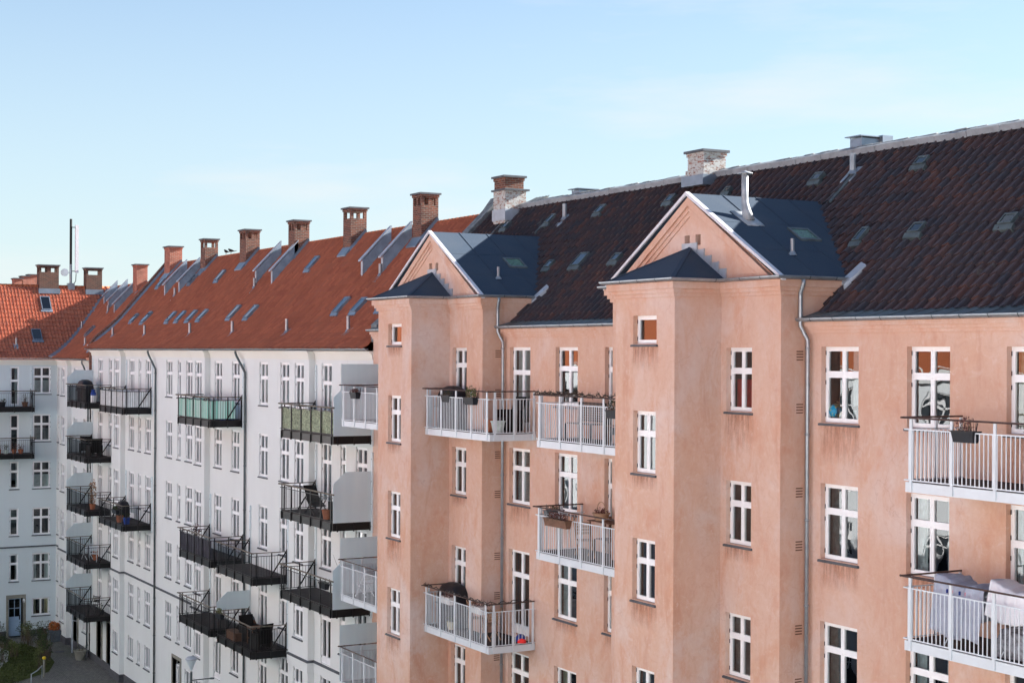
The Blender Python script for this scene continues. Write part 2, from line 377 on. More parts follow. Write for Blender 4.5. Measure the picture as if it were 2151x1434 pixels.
def curtain_mesh(w, h, style, rec, mat):
    key = ('cur', round(w, 2), round(h, 2), style, rec, mat)
    if key in cache: return cache[key]
    mb = MB(); y = rec+.16; x = w/2-.03
    def fold(a, b, c, d):
        n = max(2, int((b-a)/.035)); 
        for i in range(n):
            u, v = a+(b-a)*i/n, a+(b-a)*(i+1)/n
            mb.quad((u, y+(.025 if i % 2 else 0), c), (v, y+(0 if i % 2 else .025), c), (v, y+(0 if i % 2 else .025), d), (u, y+(.025 if i % 2 else 0), d))
    if style == 'left': fold(-x, -x+w*.3, .03, h-.03)
    elif style == 'both': fold(-x, -x+w*.24, .03, h-.03); fold(x-w*.24, x, .03, h-.03)
    elif style == 'full': fold(-x, x, .03, h-.03)
    elif style == 'half': fold(-x, x, .03, h*.5)
    elif style == 'right': fold(x-w*.38, x, .03, h-.03)
    elif style == 'blind':
        for k in range(int(h*.95/.05)): mb.quad((-x, y, .04+k*.05), (x, y, .04+k*.05), (x, y+.03, .08+k*.05), (-x, y+.03, .08+k*.05))
    r = mb.mesh('curtain', [mat]); cache[key] = r; return r
STY = ['left', 'both', None, 'full', None, 'right', 'both', None, 'half', 'full', None]
def window(parent, fr, u0, u1, z0, z1, kind='cross', rec=.12, cur='rand', mat=None, E=False, sill=True):
    f, g, s = win_meshes(u1-u0, z1-z0, kind, rec); p = fr((u0+u1)/2, 0, z0); rz = R(90) if E else 0
    nm = {'door': 'balcony_door'}.get(kind, 'window')
    w = link(nm, f, parent, p, rz); link('pane', g, w, (0, 0, 0), 0, True)
    if sill and kind != 'door': link('sill', s, w, (0, 0, 0), 0, True)
    if cur == 'rand':
        cur = random.choice(STY); mat = mat or random.choice(['curtain', 'curtain', 'blind', 'ccream'])
    if cur: link('curtain', curtain_mesh(u1-u0, z1-z0, cur, rec, mat or 'curtain'), w, (0, 0, 0), 0, True)
    return w
def rooms(parent, fr, u0, u1, z0, z1):   # near-black room shells behind a facade, unlit shade put into their colour
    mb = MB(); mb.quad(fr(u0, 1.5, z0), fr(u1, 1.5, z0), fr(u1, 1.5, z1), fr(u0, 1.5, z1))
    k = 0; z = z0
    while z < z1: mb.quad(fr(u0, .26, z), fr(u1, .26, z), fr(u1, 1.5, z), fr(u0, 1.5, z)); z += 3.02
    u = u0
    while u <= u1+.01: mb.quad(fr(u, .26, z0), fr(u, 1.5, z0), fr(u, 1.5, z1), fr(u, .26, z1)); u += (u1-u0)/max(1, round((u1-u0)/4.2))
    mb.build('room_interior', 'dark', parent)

# ------------------------------------------------------------------ roofs
def tile_roof(parent, fr, u0, u1, prof, w, h, mat, amp, step, k=5, seed=1, name='roof', slot=True):
    rng = np.random.default_rng(seed)
    P = np.array(prof, float); seg = np.hypot(*np.diff(P, axis=0).T); cum = np.r_[0, np.cumsum(seg)]; L = cum[-1]
    ncol = int(round((u1-u0)/w)); TP = np.array([.0, .10, .30, .52, .70, .80, .86, .93]); HP = np.array([-.30, .0, .14, .52, .86, 1.0, .75, -.45]) if slot else np.array([-.1, .05, .2, .55, .88, 1.0, .7, -.6]); TP = TP if slot else np.array([0, .10, .28, .48, .64, .72, .76, .95]); k = len(TP); nu = ncol*k+1; us = u0+(np.arange(nu)//k+TP[np.arange(nu) % k])*w
    nrow = int(L/h); sv = []; off = []; row = []
    for r in range(nrow+1):
        a, b = r*h, min((r+1)*h, L)
        if b-a < .02: break
        sv += [a, b]; off += [step, step*(1-(b-a)/h)*1.0]; row += [r, r]
    sv = np.array(sv); off = np.array(off); row = np.array(row)
    d = np.interp(sv, cum, P[:, 0]); z = np.interp(sv, cum, P[:, 1])
    e = .15; da = np.interp(np.clip(sv+e, 0, L), cum, P[:, 0])-np.interp(np.clip(sv-e, 0, L), cum, P[:, 0]); za = np.interp(np.clip(sv+e, 0, L), cum, P[:, 1])-np.interp(np.clip(sv-e, 0, L), cum, P[:, 1])
    nn = np.hypot(da, za); nd, nz = -za/nn, da/nn
    wave = amp*HP[np.arange(nu) % k]
    tid = np.minimum(np.arange(nu)//k, ncol); jit = rng.normal(0, .005, (row.max()+1, ncol+1))
    H = off[:, None]+wave[None, :]+jit[row][:, tid]
    D = d[:, None]+nd[:, None]*H; Z = z[:, None]+nz[:, None]*H
    U = np.repeat(us[None, :]+0*sv[:, None], 1, 0)+rng.normal(0, .003, (row.max()+1, ncol+1))[row][:, tid]
    a, b, c = fr(U, D, Z); V = np.stack([a+0*Z, b+0*Z, c], -1).reshape(-1, 3)
    nv = len(sv); i = np.arange(nv-1)[:, None]*nu+np.arange(nu-1)[None, :]
    Fc = np.stack([i, i+1, i+nu+1, i+nu], -1).reshape(-1, 4)
    me = bpy.data.meshes.new(name); me.from_pydata(V.tolist(), [], Fc.tolist())
    uvl = me.uv_layers.new(name='UVMap'); s2 = (row*h+.5*h)
    uvv = np.stack([U+0.0, s2[:, None]+0*U], -1).reshape(-1, 2)
    # per face tile id: use face centre so a tile keeps one tone
    fu = (us[:-1]+us[1:])/2; FU = np.repeat(fu[None, :]-u0, nv-1, 0).reshape(-1); FR = np.repeat(s2[:-1][:, None], nu-1, 1).reshape(-1)
    uv = np.repeat(np.stack([FU, FR], -1), 4, 0).astype(np.float32)
    uvl.data.foreach_set('uv', uv.reshape(-1)); me.materials.append(M[mat]); me.update()
    return link(name, me, parent)
def on_prof(prof, d):
    P = np.array(prof); return float(np.interp(d, P[:, 0], P[:, 1]))
def skylight(parent, fr, u, d0, d1, prof, w=.62, mats=('zinc', 'glass'), name='skylight', lift=.17):
    z0, z1 = on_prof(prof, d0), on_prof(prof, d1); L = math.hypot(d1-d0, z1-z0); td, tz = (d1-d0)/L, (z1-z0)/L; nd, nz = -tz, td
    def P(a, s, h): return fr(u+a, d0+td*s+nd*h, z0+tz*s+nz*h)
    f = MB(); t = .035
    for a0, a1, s0, s1 in ((-w/2, -w/2+t, 0, L), (w/2-t, w/2, 0, L), (-w/2+t, w/2-t, 0, t), (-w/2+t, w/2-t, L-t*1.4, L)):
        f.hexa([P(a0, s0, -.05), P(a1, s0, -.05), P(a1, s1, -.05), P(a0, s1, -.05), P(a0, s0, lift), P(a1, s0, lift), P(a1, s1, lift), P(a0, s1, lift)])
    f.hexa([P(-w/2-.07, -.14, -.03), P(w/2+.07, -.14, -.03), P(w/2+.07, -.002, -.03), P(-w/2-.07, -.002, -.03), P(-w/2-.07, -.14, .085), P(w/2+.07, -.14, .085), P(w/2+.07, -.002, .12), P(-w/2-.07, -.002, .12)])
    o = f.build(name, [mats[0]], parent)
    g = MB(); g.quad(P(-w/2+t, t, lift-.015), P(w/2-t, t, lift-.015), P(w/2-t, L-t*1.4, lift-.015), P(-w/2+t, L-t*1.4, lift-.015)); g.build('pane', [mats[1]], o)
    b = MB(); b.quad(P(-w/2+t, t, .12), P(w/2-t, t, .12), P(w/2-t, L-t*1.4, .12), P(-w/2+t, L-t*1.4, .12)); b.build('blind', ['dark'], o)  # added dark underlay below the glass, shade inside the skylight as colour
def vent(parent, fr, u, d, prof, h=.5, r=.055, base=.16):
    z = on_prof(prof, d); mb = MB(); c = fr(u, d, z)
    mb.tube([(c[0], c[1], z-.1), (c[0], c[1], z+h)], r, 10)
    mb.tube([(c[0], c[1], z+.02), (c[0], c[1], z+.12)], [r*1.9, r*1.05], 10)
    sl = on_prof(prof, d+.15)-z; 
    p = [fr(u-base, d-.25, z-sl*1.6+.05), fr(u+base, d-.25, z-sl*1.6+.05), fr(u+base, d+.15, z+sl+.05), fr(u-base, d+.15, z+sl+.05)]
    mb.hexa([(a, b, zz-.05) for a, b, zz in p]+[(a, b, zz+.02) for a, b, zz in p])
    mb.build('vent_pipe', ['zinc_pipe'], parent)
def chimney(parent, x0, x1, y0, y1, zb, zt, mat='brick', holes='b', base_flash=True, zf=None, split=None):
    """brick stack with corbelled slab cap and smoke slots below the cap"""
    mb = MB(); cap = MB(); hs = .30 if holes else 0; zc = zt-.07
    if holes:
        n = 2 if holes == 'b' else 1
        zs0, zs1 = zc-.42, zc-.13
        mb.box(x0, x1, y0, y1, zb, zs0); mb.box(x0, x1, y0, y1, zs1, zc)
        t = .13; w = x1-x0; dd = y1-y0
        for a in (x0, x1-t):
            for b in (y0, y1-t): mb.box(a, a+t, b, b+t, zs0, zs1)
        if holes == 'b': mb.box((x0+x1)/2-.07, (x0+x1)/2+.07, y0, y1, zs0, zs1); mb.box(x0, (x0+x1)/2-.07, (y0+y1)/2-.07, (y0+y1)/2+.07, zs0, zs1); mb.box((x0+x1)/2+.07, x1, (y0+y1)/2-.07, (y0+y1)/2+.07, zs0, zs1)
        if holes == 'x': mb.box(x0, x1, (y0+y1)/2-.12, (y0+y1)/2+.12, zs0, zs1)
        if holes == 'd': mb.box(x0+.14, x1-.14, y0+.14, y1-.14, zs0, zs1, 0)
    else: mb.box(x0, x1, y0, y1, zb, zc)
    mb.box(x0-.03, x1+.03, y0-.03, y1+.03, zc-.10, zc-.002)
    ch = mb.build('chimney', [mat], parent)
    cap.box(x0-.09, x1+.09, y0-.09, y1+.09, zc, zt); cap.build('cap', ['slate'], ch)
    if zf is not None:
        f = MB(); e = .05
        f.hexa([(x0-e, y0-.28, zf-.16), (x1+e, y0-.28, zf-.16), (x1+e, y0-.01, zf-.1), (x0-e, y0-.01, zf-.1), (x0-e, y0-.28, zf-.10), (x1+e, y0-.28, zf-.10), (x1+e, y0-.01, zf+.26), (x0-e, y0-.01, zf+.26)])
        sl = 1.05; 
        f.hexa([(x1+.005, y0-.05, zf-.1), (x1+.17, y0-.05, zf-.1), (x1+.17, y1-.05, zf+.1+(y1-y0)*sl), (x1+.005, y1-.05, zf+.1+(y1-y0)*sl), (x1+.005, y0-.05, zf+.24), (x1+.17, y0-.05, zf+.12), (x1+.17, y1-.05, zf+.18+(y1-y0)*sl), (x1+.005, y1-.05, zf+.3+(y1-y0)*sl)])
        f.build('flashing', ['zinc'], ch)
    return ch
def gutter_prof(o, z, r=.075):
    out = [(o+r-r*math.cos(t), z-r*math.sin(t)) for t in [math.pi*k/8 for k in range(9)]]
    return out+[(o+2*r-.008, z+.004), (o+2*r-.01, z-.01), (o+r, z-.05), (o+.01, z-.01)]
def gutter(parent, path, z, o=.0, r=.075, mat='zinc_pipe', brackets=.75):
    mb = MB(); mb.sweep(path, gutter_prof(o, z, r), 0)
    for i in range(len(path)-1):
        a = Vector(path[i]); b = Vector(path[i+1]); L = (b-a).length; d = (b-a).normalized(); n = Vector((-d.y, d.x)); k = int(L/brackets)
        for j in range(k):
            p = a+d*(j+.5)*brackets
            pr = [(o+r-(r+.006)*math.cos(t), z-(r+.006)*math.sin(t)) for t in [math.pi*q/6 for q in range(7)]]
            for q in range(6):
                e = d*.012; A = p+n*pr[q][0]; B = p+n*pr[q+1][0]
                mb.quad((A.x-e.x, A.y-e.y, pr[q][1]), (A.x+e.x, A.y+e.y, pr[q][1]), (B.x+e.x, B.y+e.y, pr[q+1][1]), (B.x-e.x, B.y-e.y, pr[q+1][1]), 1)
    return mb.build('gutter', [mat, 'zinc_old'], parent)
def downpipe(parent, pts, r=.05, mat='zinc_pipe'):
    mb = MB(); mb.tube(pts, r, 10)
    p, q = Vector(pts[-2]), Vector(pts[-1]); L = (q-p).length; k = 0
    while k*1.9 < L: c = p+(q-p).normalized()*k*1.9; mb.tube([c, c+Vector((0, 0, -.05))], r*1.25, 10); k += 1
    return mb.build('downpipe', [mat], parent, True)

# ------------------------------------------------------------------ balconies
def balcony(parent, W, D, loc, style='white', E=False, left=None, right=None, cover=None, covmat=None, front_pts=4, drops=True):
    """local frame: x along the wall 0..W, y from wall (0) outwards to -D, z from beam bottom"""
    key = ('balc', round(W, 2), round(D, 2), style, left, right, cover, drops); wh = style == 'white'
    bh = .19 if wh else .27
    if key not in cache:
        met = 'wmetal' if wh else 'black'; hr = 'rail' if wh else 'railw'
        zr, zt, zb = (1.42, 1.20, .23) if wh else (1.29, 1.16, .34)
        b = MB(); t = .06
        b.box(0, W, -D, -D+t, 0, bh); b.box(0, t, -D+t, 0, 0, bh); b.box(W-t, W, -D+t, 0, 0, bh); b.box(t, W-t, -D+t, -D+t+.04, 0, .015)
        for k in range(1, 4): b.box(W*k/4-.03, W*k/4+.03, -D+t, 0, .03, bh-.03)
        for x in (.2, W-.2): b.tube([(x, -D-.004, bh*.5), (x, -D+.01, bh*.5)], .02, 8)
        d = MB(); n = int(D/.14)
        for k in range(n): d.box(.04, W-.04, -D+.05+k*.14, -D+.05+k*.14+.13, bh, bh+.03)
        r = MB()
        pw = .022 if wh else .018
        def post(x, y, dx, dy):
            if wh: r.box(x-dx, x+dx, y-dy, y+dy, .02, zr-.02)
            else: r.box(x-dx, x+dx, y-dy, y+dy, -.03, zr-.02)
        g = .012
        nf = max(2, round(W/1.08)); xs = [.16+(W-.32)*i/nf for i in range(nf+1)]
        for x in xs: post(x, -D-g, .032 if wh else .028, .014)
        ny = 2; ys = [-D+.16+(D-.24)*i/ny for i in range(ny+1)]
        for y in ys: post(-g, y, .012, .032 if wh else .022); post(W+g, y, .012, .032 if wh else .022)
        for z in (zb, zt):
            r.box(-.02, W+.02, -D-.02, -D+.0, z-.012, z+.012); r.box(-.02, 0, -D, 0, z-.012, z+.012); r.box(W, W+.02, -D, 0, z-.012, z+.012)
        br = .0095 if wh else .0065; by = .006 if wh else .004; sp = .105 if wh else .112
        n = int(W/sp)
        for i in range(1, n): x = W*i/n; r.box(x-br, x+br, -D-.010-by, -D-.010+by, zb, zt)
        n = int(D/sp)
        for i in range(1, n):
            y = -D*i/n
            r.box(-.010-by, -.010+by, y-br, y+br, zb, zt); r.box(W+.010-by, W+.010+by, y-br, y+br, zb, zt)
        if not wh:
            for x in xs: r.box(x-.02, x+.02, -D-.045, -D-.001, -.02, bh)
        h = MB()
        h.tube([(-.1, -D-.03, zr), (W+.1, -D-.03, zr)], .019 if wh else .03, 8)
        h.tube([(-.02, -D-.1, zr+.004), (-.02, -.04, zr+.004)], .019, 8); h.tube([(W+.02, -D-.1, zr+.004), (W+.02, -.04, zr+.004)], .019, 8)
        subs = [('deck', d.mesh('deck', ['deck'])), ('railing', r.mesh('railing', [met])), ('handrail', h.mesh('handrail', [hr if wh else ('black' if style == 'plain' else hr)]))]
        for side, x in ((left, -.035), (right, W+.035)):
            if not side: continue
            p = MB(); zt2 = {'tall': 2.15, 'full': 2.08, 'top': 2.08}[side]; z0 = {'tall': zr+.03, 'full': bh+.02, 'top': zr+.03}[side]
            c = .45 if side != 'tall' else 0
            x1, x2 = x-.008, x+.008
            pts = [(-D-.02, z0), (0-.06, z0), (-.06, zt2)] + ([(-D+c, zt2), (-D-.02, zt2-.42)] if c else [(-D-.02, zt2)])
            p.poly([(x2, a, b_) for a, b_ in pts]); p.poly([(x1, a, b_) for a, b_ in pts][::-1])
            for i in range(len(pts)):
                a, b2 = pts[i], pts[(i+1) % len(pts)]; p.quad((x1, a[0], a[1]), (x2, a[0], a[1]), (x2, b2[0], b2[1]), (x1, b2[0], b2[1]))
            if side == 'tall': p.box(x1, x2, -D-.02, -.06, bh+.02, zr-.03)
            subs.append(('privacy_screen', p.mesh('privacy_screen', ['frost'])))
        if drops and not wh:
            for sx in (-.02, W+.02):
                tb = MB(); tb.bar((sx, -D*.52, bh+.02), (sx, -.02, zr+.12), .02, .055); subs.append(('tie_bar', tb.mesh('tie_bar', ['black'])))
            for sx in (-.06, W+.06):
                c_ = MB(); c_.box(sx-.06, sx+.06, -.055, -.003, -.1, 2.75); 
                for z in (0.1, .9, 1.7, 2.5): c_.box(sx-.015, sx+.015, -.062, -.055, z, z+.03, 1)
                subs.append(('wall_channel', c_.mesh('wall_channel', ['grey_plaster', 'black'])))
        if cover:
            cv = MB(); zz0, zz1 = zb+.02, zt-.03; amp = .012
            y0 = -D+.03
            if cover in ('front', 'both', 'partial'):
                n = int(W/.05)
                for i in range(n): a, b_ = .02+(W-.04)*i/n, .02+(W-.04)*(i+1)/n; o1, o2 = amp*math.sin(i*1.3)+amp*.6*math.sin(i*.37), amp*math.sin((i+1)*1.3)+amp*.6*math.sin((i+1)*.37); cv.quad((a, y0+o1, zz0), (b_, y0+o2, zz0), (b_, y0+o2, zz1+.02*math.sin(i*.3)), (a, y0+o1, zz1+.02*math.sin(i*.3)))
            if cover in ('both', 'partial'):
                D2 = D*(1.0 if cover == 'both' else .78); n = int(D2/.05)
                for i in range(n): a, b_ = -D+.03+(D2-.06)*i/n, -D+.03+(D2-.06)*(i+1)/n; o1, o2 = amp*math.sin(i*1.3+1), amp*math.sin((i+1)*1.3+1); cv.quad((W-.03+o1, a, zz0), (W-.03+o2, b_, zz0), (W-.03+o2, b_, zz1), (W-.03+o1, a, zz1))
                n = int(D/.05)
                for i in range(n): a, b_ = -D+.03+(D-.06)*i/n, -D+.03+(D-.06)*(i+1)/n; cv.quad((.03, a, zz0), (.03, b_, zz0), (.03, b_, zz1), (.03, a, zz1))
            subs.append(('railing_cover', cv.mesh('railing_cover', [covmat])))
        cache[key] = (b.mesh('balcony', [met]), subs)
    base, subs = cache[key]
    o = link('balcony', base, parent, loc, R(90) if E else 0)
    for n, me in subs: link(n, me, o, (0, 0, 0), 0, True)
    return o

G = -17.9
def stain_mat(name, c, amt):
    m = Mat(name, .95, 0, .1); uv = m.n('ShaderNodeUVMap'); sx = m.n('ShaderNodeSeparateXYZ'); m.l(uv.outputs[0], sx.inputs[0])
    n1 = m.noise(6, 6, .7, (1.6, 1.6, .22), .6); n2 = m.noise(1.6, 5, .7)
    def mth(op, a, b):
        x = m.n('ShaderNodeMath', operation=op)
        for i, v in ((0, a), (1, b)):
            if isinstance(v, (int, float)): x.inputs[i].default_value = v
            else: m.l(v, x.inputs[i])
        return x.outputs[0]
    fade = mth('MULTIPLY', mth('POWER', m.rng(sx.outputs[1], 0, 1, 1, 0), .8), m.rng(mth('ABSOLUTE', mth('SUBTRACT', sx.outputs[0], .5), 0), .32, .5, 1, 0))
    a = mth('MULTIPLY', fade, mth('ADD', m.rng(n1, .38, .66), m.rng(n2, .5, .7, 0, .4))); a = mth('MULTIPLY', a, amt); x = m.n('ShaderNodeClamp'); m.l(a, x.inputs[0])
    m.col(c); m.l(x.outputs[0], m.b.inputs['Alpha']); return m.m
SM = {}
def stain(parent, w, h):      # rain marks running down below a sill, part of its window
    key = ('stain', round(w, 2), h)
    if key not in cache:
        me = bpy.data.meshes.new('rain_stain'); a, b = -w/2-.12, w/2+.12; me.from_pydata([(a, -.004, -.06-h), (b, -.004, -.06-h), (b, -.004, -.06), (a, -.004, -.06)], [], [(0, 1, 2, 3)])
        l = me.uv_layers.new(name='UVMap')
        for k, q in enumerate([(0, 1), (1, 1), (1, 0), (0, 0)]): l.data[k].uv = q
        me.materials.append(M['stain']); cache[key] = me
    link('rain_stain', cache[key], parent, (0, 0, 0), 0, True)
M['stain'] = stain_mat('rust brown rain stain', (.46, .20, .11), .55); M['stain_w'] = stain_mat('grey rain stain', (.36, .35, .33), .4)

# ================================================================== GROUND
gb = MB(); gb.quad((-260, -60, G), (60, -60, G), (60, 60, G), (-260, 60, G))
g = gb.build('ground', 'pave'); g['kind'] = 'structure'
lawn = MB(); pts = [(-101, 5), (-84, 5), (-86.2, 14), (-87.6, 17.8), (-89.4, 19.7), (-92, 20.6), (-95.5, 20.9), (-98.5, 20.3), (-99.4, 18.9), (-99.7, 14)]
lawn.poly([(x, y, G+.03) for x, y in pts])
g = lawn.build('lawn', 'grass'); g['kind'] = 'structure'
pp = MB(); pw = [(-99.7, 18.6), (-96.5, 18.9), (-93.5, 18.3), (-91, 17.2), (-88, 16.6), (-86.8, 16.4), (-86.9, 15.6), (-90.4, 16.4), (-93.3, 17.5), (-96.4, 18.1), (-99.7, 17.8)]
pp.poly([(x, y, G+.036) for x, y in pw]); g = pp.build('garden_path', 'cope'); g['kind'] = 'structure'

gr = MB(); rg = random.Random(8)
for _ in range(7000):
    x, y = rg.uniform(-100.5, -86), rg.uniform(11, 20.6)
    if y > 20.7-(x+95.5)**2*.045 or (x > -92 and y > 20.6-(x+92)*.62): continue
    h = rg.uniform(.04, .16); a = rg.uniform(0, 3.14); dx, dy = .035*math.cos(a), .035*math.sin(a); gr.v += [(x-dx, y-dy, G+.03), (x+dx, y+dy, G+.03), (x+rg.gauss(0, .03), y+rg.gauss(0, .03), G+.03+h)]; n = len(gr.v); gr.f.append((n-3, n-2, n-1)); gr.m.append(0)
g = gr.build('grass', 'grass'); g['kind'] = 'stuff'; g['label'] = 'short winter grass tufts on the courtyard lawn'; g['category'] = 'grass'

# ================================================================== PINK BUILDING
D0 = 22.71; YB, YN = 22.02, 20.70; XPL = -51.7; XPR = -8.0
TC = [-45.47, -31.24, -15.9]
pink = thing('apartment_building', 'salmon pink plastered apartment building with gabled stair towers and dark brown tiled roof', 'building', (-30, 25, G))
PROW = [.17, -2.83, -5.86, -8.89]
S = frS(D0)
main_segs = [(XPL, TC[0]-3.47), (TC[0]+3.47+.03, TC[1]-3.47), (TC[1]+3.47+.03, TC[2]-3.47), (TC[2]+3.5, XPR)]
wins = []
for tc in TC:      # columns right of each tower
    c1, c2, c3 = tc+4.55, tc+6.69, tc+9.37
    if tc < -40: cols = [(-41.55, -40.29), (-38.83, -37.60), (-36.18, -34.97)]
    elif tc < -20: cols = [(-27.22, -26.0), (-24.52, -23.3), (-21.81, -20.6)]
    else: cols = [(-12.9, -11.7), (-10.3, -9.1)]
    for ci, (a, b) in enumerate(cols):
        for ri, zt in enumerate(PROW):
            kind = 'cross'; zb = zt-1.66
            if tc < -40 and ci == 0 and ri in (0, 2): kind = 'door'; zb = zt-2.5
            if tc < -40 and ci == 2 and ri == 1: kind = 'door'; zb = zt-2.5
            if tc > -40 and tc < -20 and ci == 2 and ri == 1: kind = 'door'; zb = zt-2.5
            wins.append((a, b, zb, zt, kind, ci, ri, tc))
wins.append((-50.4, -49.2, .17-2.5, .17, 'door', 0, 0, -60)); wins.append((-50.4, -49.2, -5.86-2.5, -5.86, 'door', 0, 2, -60)); wins.append((-50.4, -49.2, -8.89-2.5, -8.89, 'door', 0, 3, -60))
mb = MB()
for a, b in main_segs: wall_grid(mb, S, a, b, G, .49, [(w[0], w[1], w[2], w[3]) for w in wins])
mb.quad((XPL, D0, G), (XPL, 33, G), (XPL, 33, .49), (XPL, D0, .49)); mb.quad((XPR, D0, G), (XPR, D0, .49), (XPR, 33, .49), (XPR, 33, G))
mb.quad((XPL, 33, G), (XPR, 33, G), (XPR, 33, 1), (XPL, 33, 1))
mb.build('wall', 'pink', pink)
wins_p = list(wins)
special = {(-31.24, 0, 0): ('right', 'curtain'), (-31.24, 1, 0): (None, None), (-31.24, 2, 0): ('full', 'ccream'), (-31.24, 0, 1): ('left', 'blind'), (-31.24, 1, 1): ('both', 'curtain'), (-31.24, 2, 1): ('full', 'curtain'), (-31.24, 0, 2): ('left', 'blind'),
           (-45.47, 0, 0): ('full', 'curtain'), (-45.47, 1, 0): (None, None), (-45.47, 0, 1): ('blind', 'curtain')}
for a, b, zb, zt, kind, ci, ri, tc in wins:
    cu, ma = special.get((tc, ci, ri), ('rand', None))
    w_ = window(pink, S, a, b, zb, zt, kind, .13, cu, ma)
    if kind != 'door': stain(w_, b-a, random.choice((.35, .6, .9)))
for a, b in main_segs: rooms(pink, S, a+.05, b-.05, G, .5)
# towers
for ti, tc in enumerate(TC):
    mb = MB(); xr, xl = tc+3.47, tc-3.47; nr, nl = tc+1.255, tc-1.255
    nw = [(tc-.48, tc+.52, .23, .90, 'single')]+[(tc-.46, tc+.50, z-1.47, z, 'cross') for z in (-1.36, -4.39, -7.45, -10.5)]
    bw = [(tc+1.47, tc+2.43, z-1.47, z, 'cross') for z in (.15, -2.92, -5.98, -9.02)]
    wall_grid(mb, frS(YN), nl, nr, G, 1.66, [w[:4] for w in nw]); wall_grid(mb, frS(YB), nr, xr, G, 1.66, [w[:4] for w in bw]); wall_grid(mb, frS(YB), xl, nl, G, 1.66, [])
    gaps = [.05, -1.15, -3.02, -4.18, -6.06, -7.25, -9.1]
    mb.quad((xr, YB, G), (xr, 25.8, G), (xr, 25.8, 1.66), (xr, YB, 1.66)); mb.quad((xl, 25.8, G), (xl, YB, G), (xl, YB, 1.66), (xl, 25.8, 1.66))
    mb.quad((nr, YN, G), (nr, YB, G), (nr, YB, 1.66), (nr, YN, 1.66)); mb.quad((nl, YB, G), (nl, YN, G), (nl, YN, 1.66), (nl, YB, 1.66))
    # gable triangle with two small square openings
    ops = [(tc-.25, tc-.04, 2.60, 2.85), (tc+.20, tc+.41, 2.60, 2.85)]
    za = 3.80; k = (za-1.60)/3.47
    us = sorted([xl, tc-.25, tc-.04, tc, tc+.20, tc+.41, xr])
    for i in range(len(us)-1):
        a, b = us[i], us[i+1]; ta, tb = za-k*abs(a-tc), za-k*abs(b-tc)
        op = [o for o in ops if o[0] < (a+b)/2 < o[1]]
        if op:
            mb.poly([(a, YB, 1.6), (b, YB, 1.6), (b, YB, 2.6), (a, YB, 2.6)]); mb.poly([(a, YB, 2.85), (b, YB, 2.85), (b, YB, tb), (a, YB, ta)])
            mb.quad((a, YB, 2.6), (a, YB+.25, 2.6), (a, YB+.25, 2.85), (a, YB, 2.85)); mb.quad((b, YB+.25, 2.6), (b, YB, 2.6), (b, YB, 2.85), (b, YB+.25, 2.85))
            mb.quad((a, YB+.25, 2.6), (b, YB+.25, 2.6), (b, YB+.25, 2.85), (a, YB+.25, 2.85), 1); mb.quad((a, YB, 2.85), (a, YB+.25, 2.85), (b, YB+.25, 2.85), (b, YB, 2.85)); mb.quad((a, YB+.25, 2.6), (a, YB, 2.6), (b, YB, 2.6), (b, YB+.25, 2.6))
        else: mb.poly([(a, YB, 1.6), (b, YB, 1.6), (b, YB, tb), (a, YB, ta)] if abs(tb-1.6) > .01 and abs(ta-1.6) > .01 else ([(a, YB, 1.6), (b, YB, 1.6), (b, YB, tb)] if abs(ta-1.6) < .01 else [(a, YB, 1.6), (b, YB, 1.6), (a, YB, ta)]))
    # raking mouldings, three thin stepped bands following each slope
    for s_ in (-1, 1):
        for q, (o_, pr_) in enumerate(((.20, .10), (.33, .065), (.45, .03))):
            x0_, x1_ = tc, tc+s_*(3.40-o_*1.2)
            zt_ = lambda x: za-k*abs(x-tc)-.04
            mb.hexa([(x0_, YB-pr_, zt_(x0_)-o_), (x1_, YB-pr_, zt_(x1_)-o_), (x1_, YB-.001, zt_(x1_)-o_), (x0_, YB-.001, zt_(x0_)-o_), (x0_, YB-pr_, zt_(x0_)-(0 if q == 0 else .3)), (x1_, YB-pr_, zt_(x1_)-(0 if q == 0 else .3)), (x1_, YB-.001, zt_(x1_)), (x0_, YB-.001, zt_(x0_))])
    tw = mb.build('stair_tower', ['pink', 'dark'], pink)
    cols_ = ['rand']*5
    for i, w in enumerate(nw):
        cu = {0: None}.get(i, 'rand'); stain(window(pink, frS(YN), *w[:4], w[4], .13, cu), w[1]-w[0], random.choice((.35, .6, .9)))
    for i, w in enumerate(bw):
        cu, ma = ('rand', None)
        if ti == 1: cu, ma = [('half', 'redcloth'), ('right', 'ccream'), ('full', 'blind'), (None, None)][i]
        if ti == 0: cu, ma = [('left', 'blind'), ('left', 'blind'), (None, None), ('left', 'blind')][i]
        stain(window(pink, frS(YB), *w[:4], w[4], .13, cu, ma), w[1]-w[0], random.choice((.35, .6, .9)))
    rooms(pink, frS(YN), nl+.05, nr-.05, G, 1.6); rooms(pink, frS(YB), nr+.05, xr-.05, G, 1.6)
    path = [(xr, 24.3), (xr, YB), (nr, YB), (nr, YN), (nl, YN), (nl, YB), (xl, YB), (xl, 24.3)]
    cm = MB()
    for o_, z0_, z1_ in ((.055, 1.32, 1.41), (.11, 1.41, 1.50), (.17, 1.50, 1.66)):
        cm.sweep(path, [(0.0, z0_), (o_, z0_), (o_, z1_), (0.0, z1_)])
    cm.build('cornice', 'pink', pink)
    gutter(pink, [(xr, 23.72), *path[1:-1], (xl, 23.72)], 1.735, .17, .07)
    # felt gable roof and hipped roof over the projecting stair window bay
    rf = MB(); y0, zr = YB-.12, 3.86; kk = (3.86-1.72)/3.62
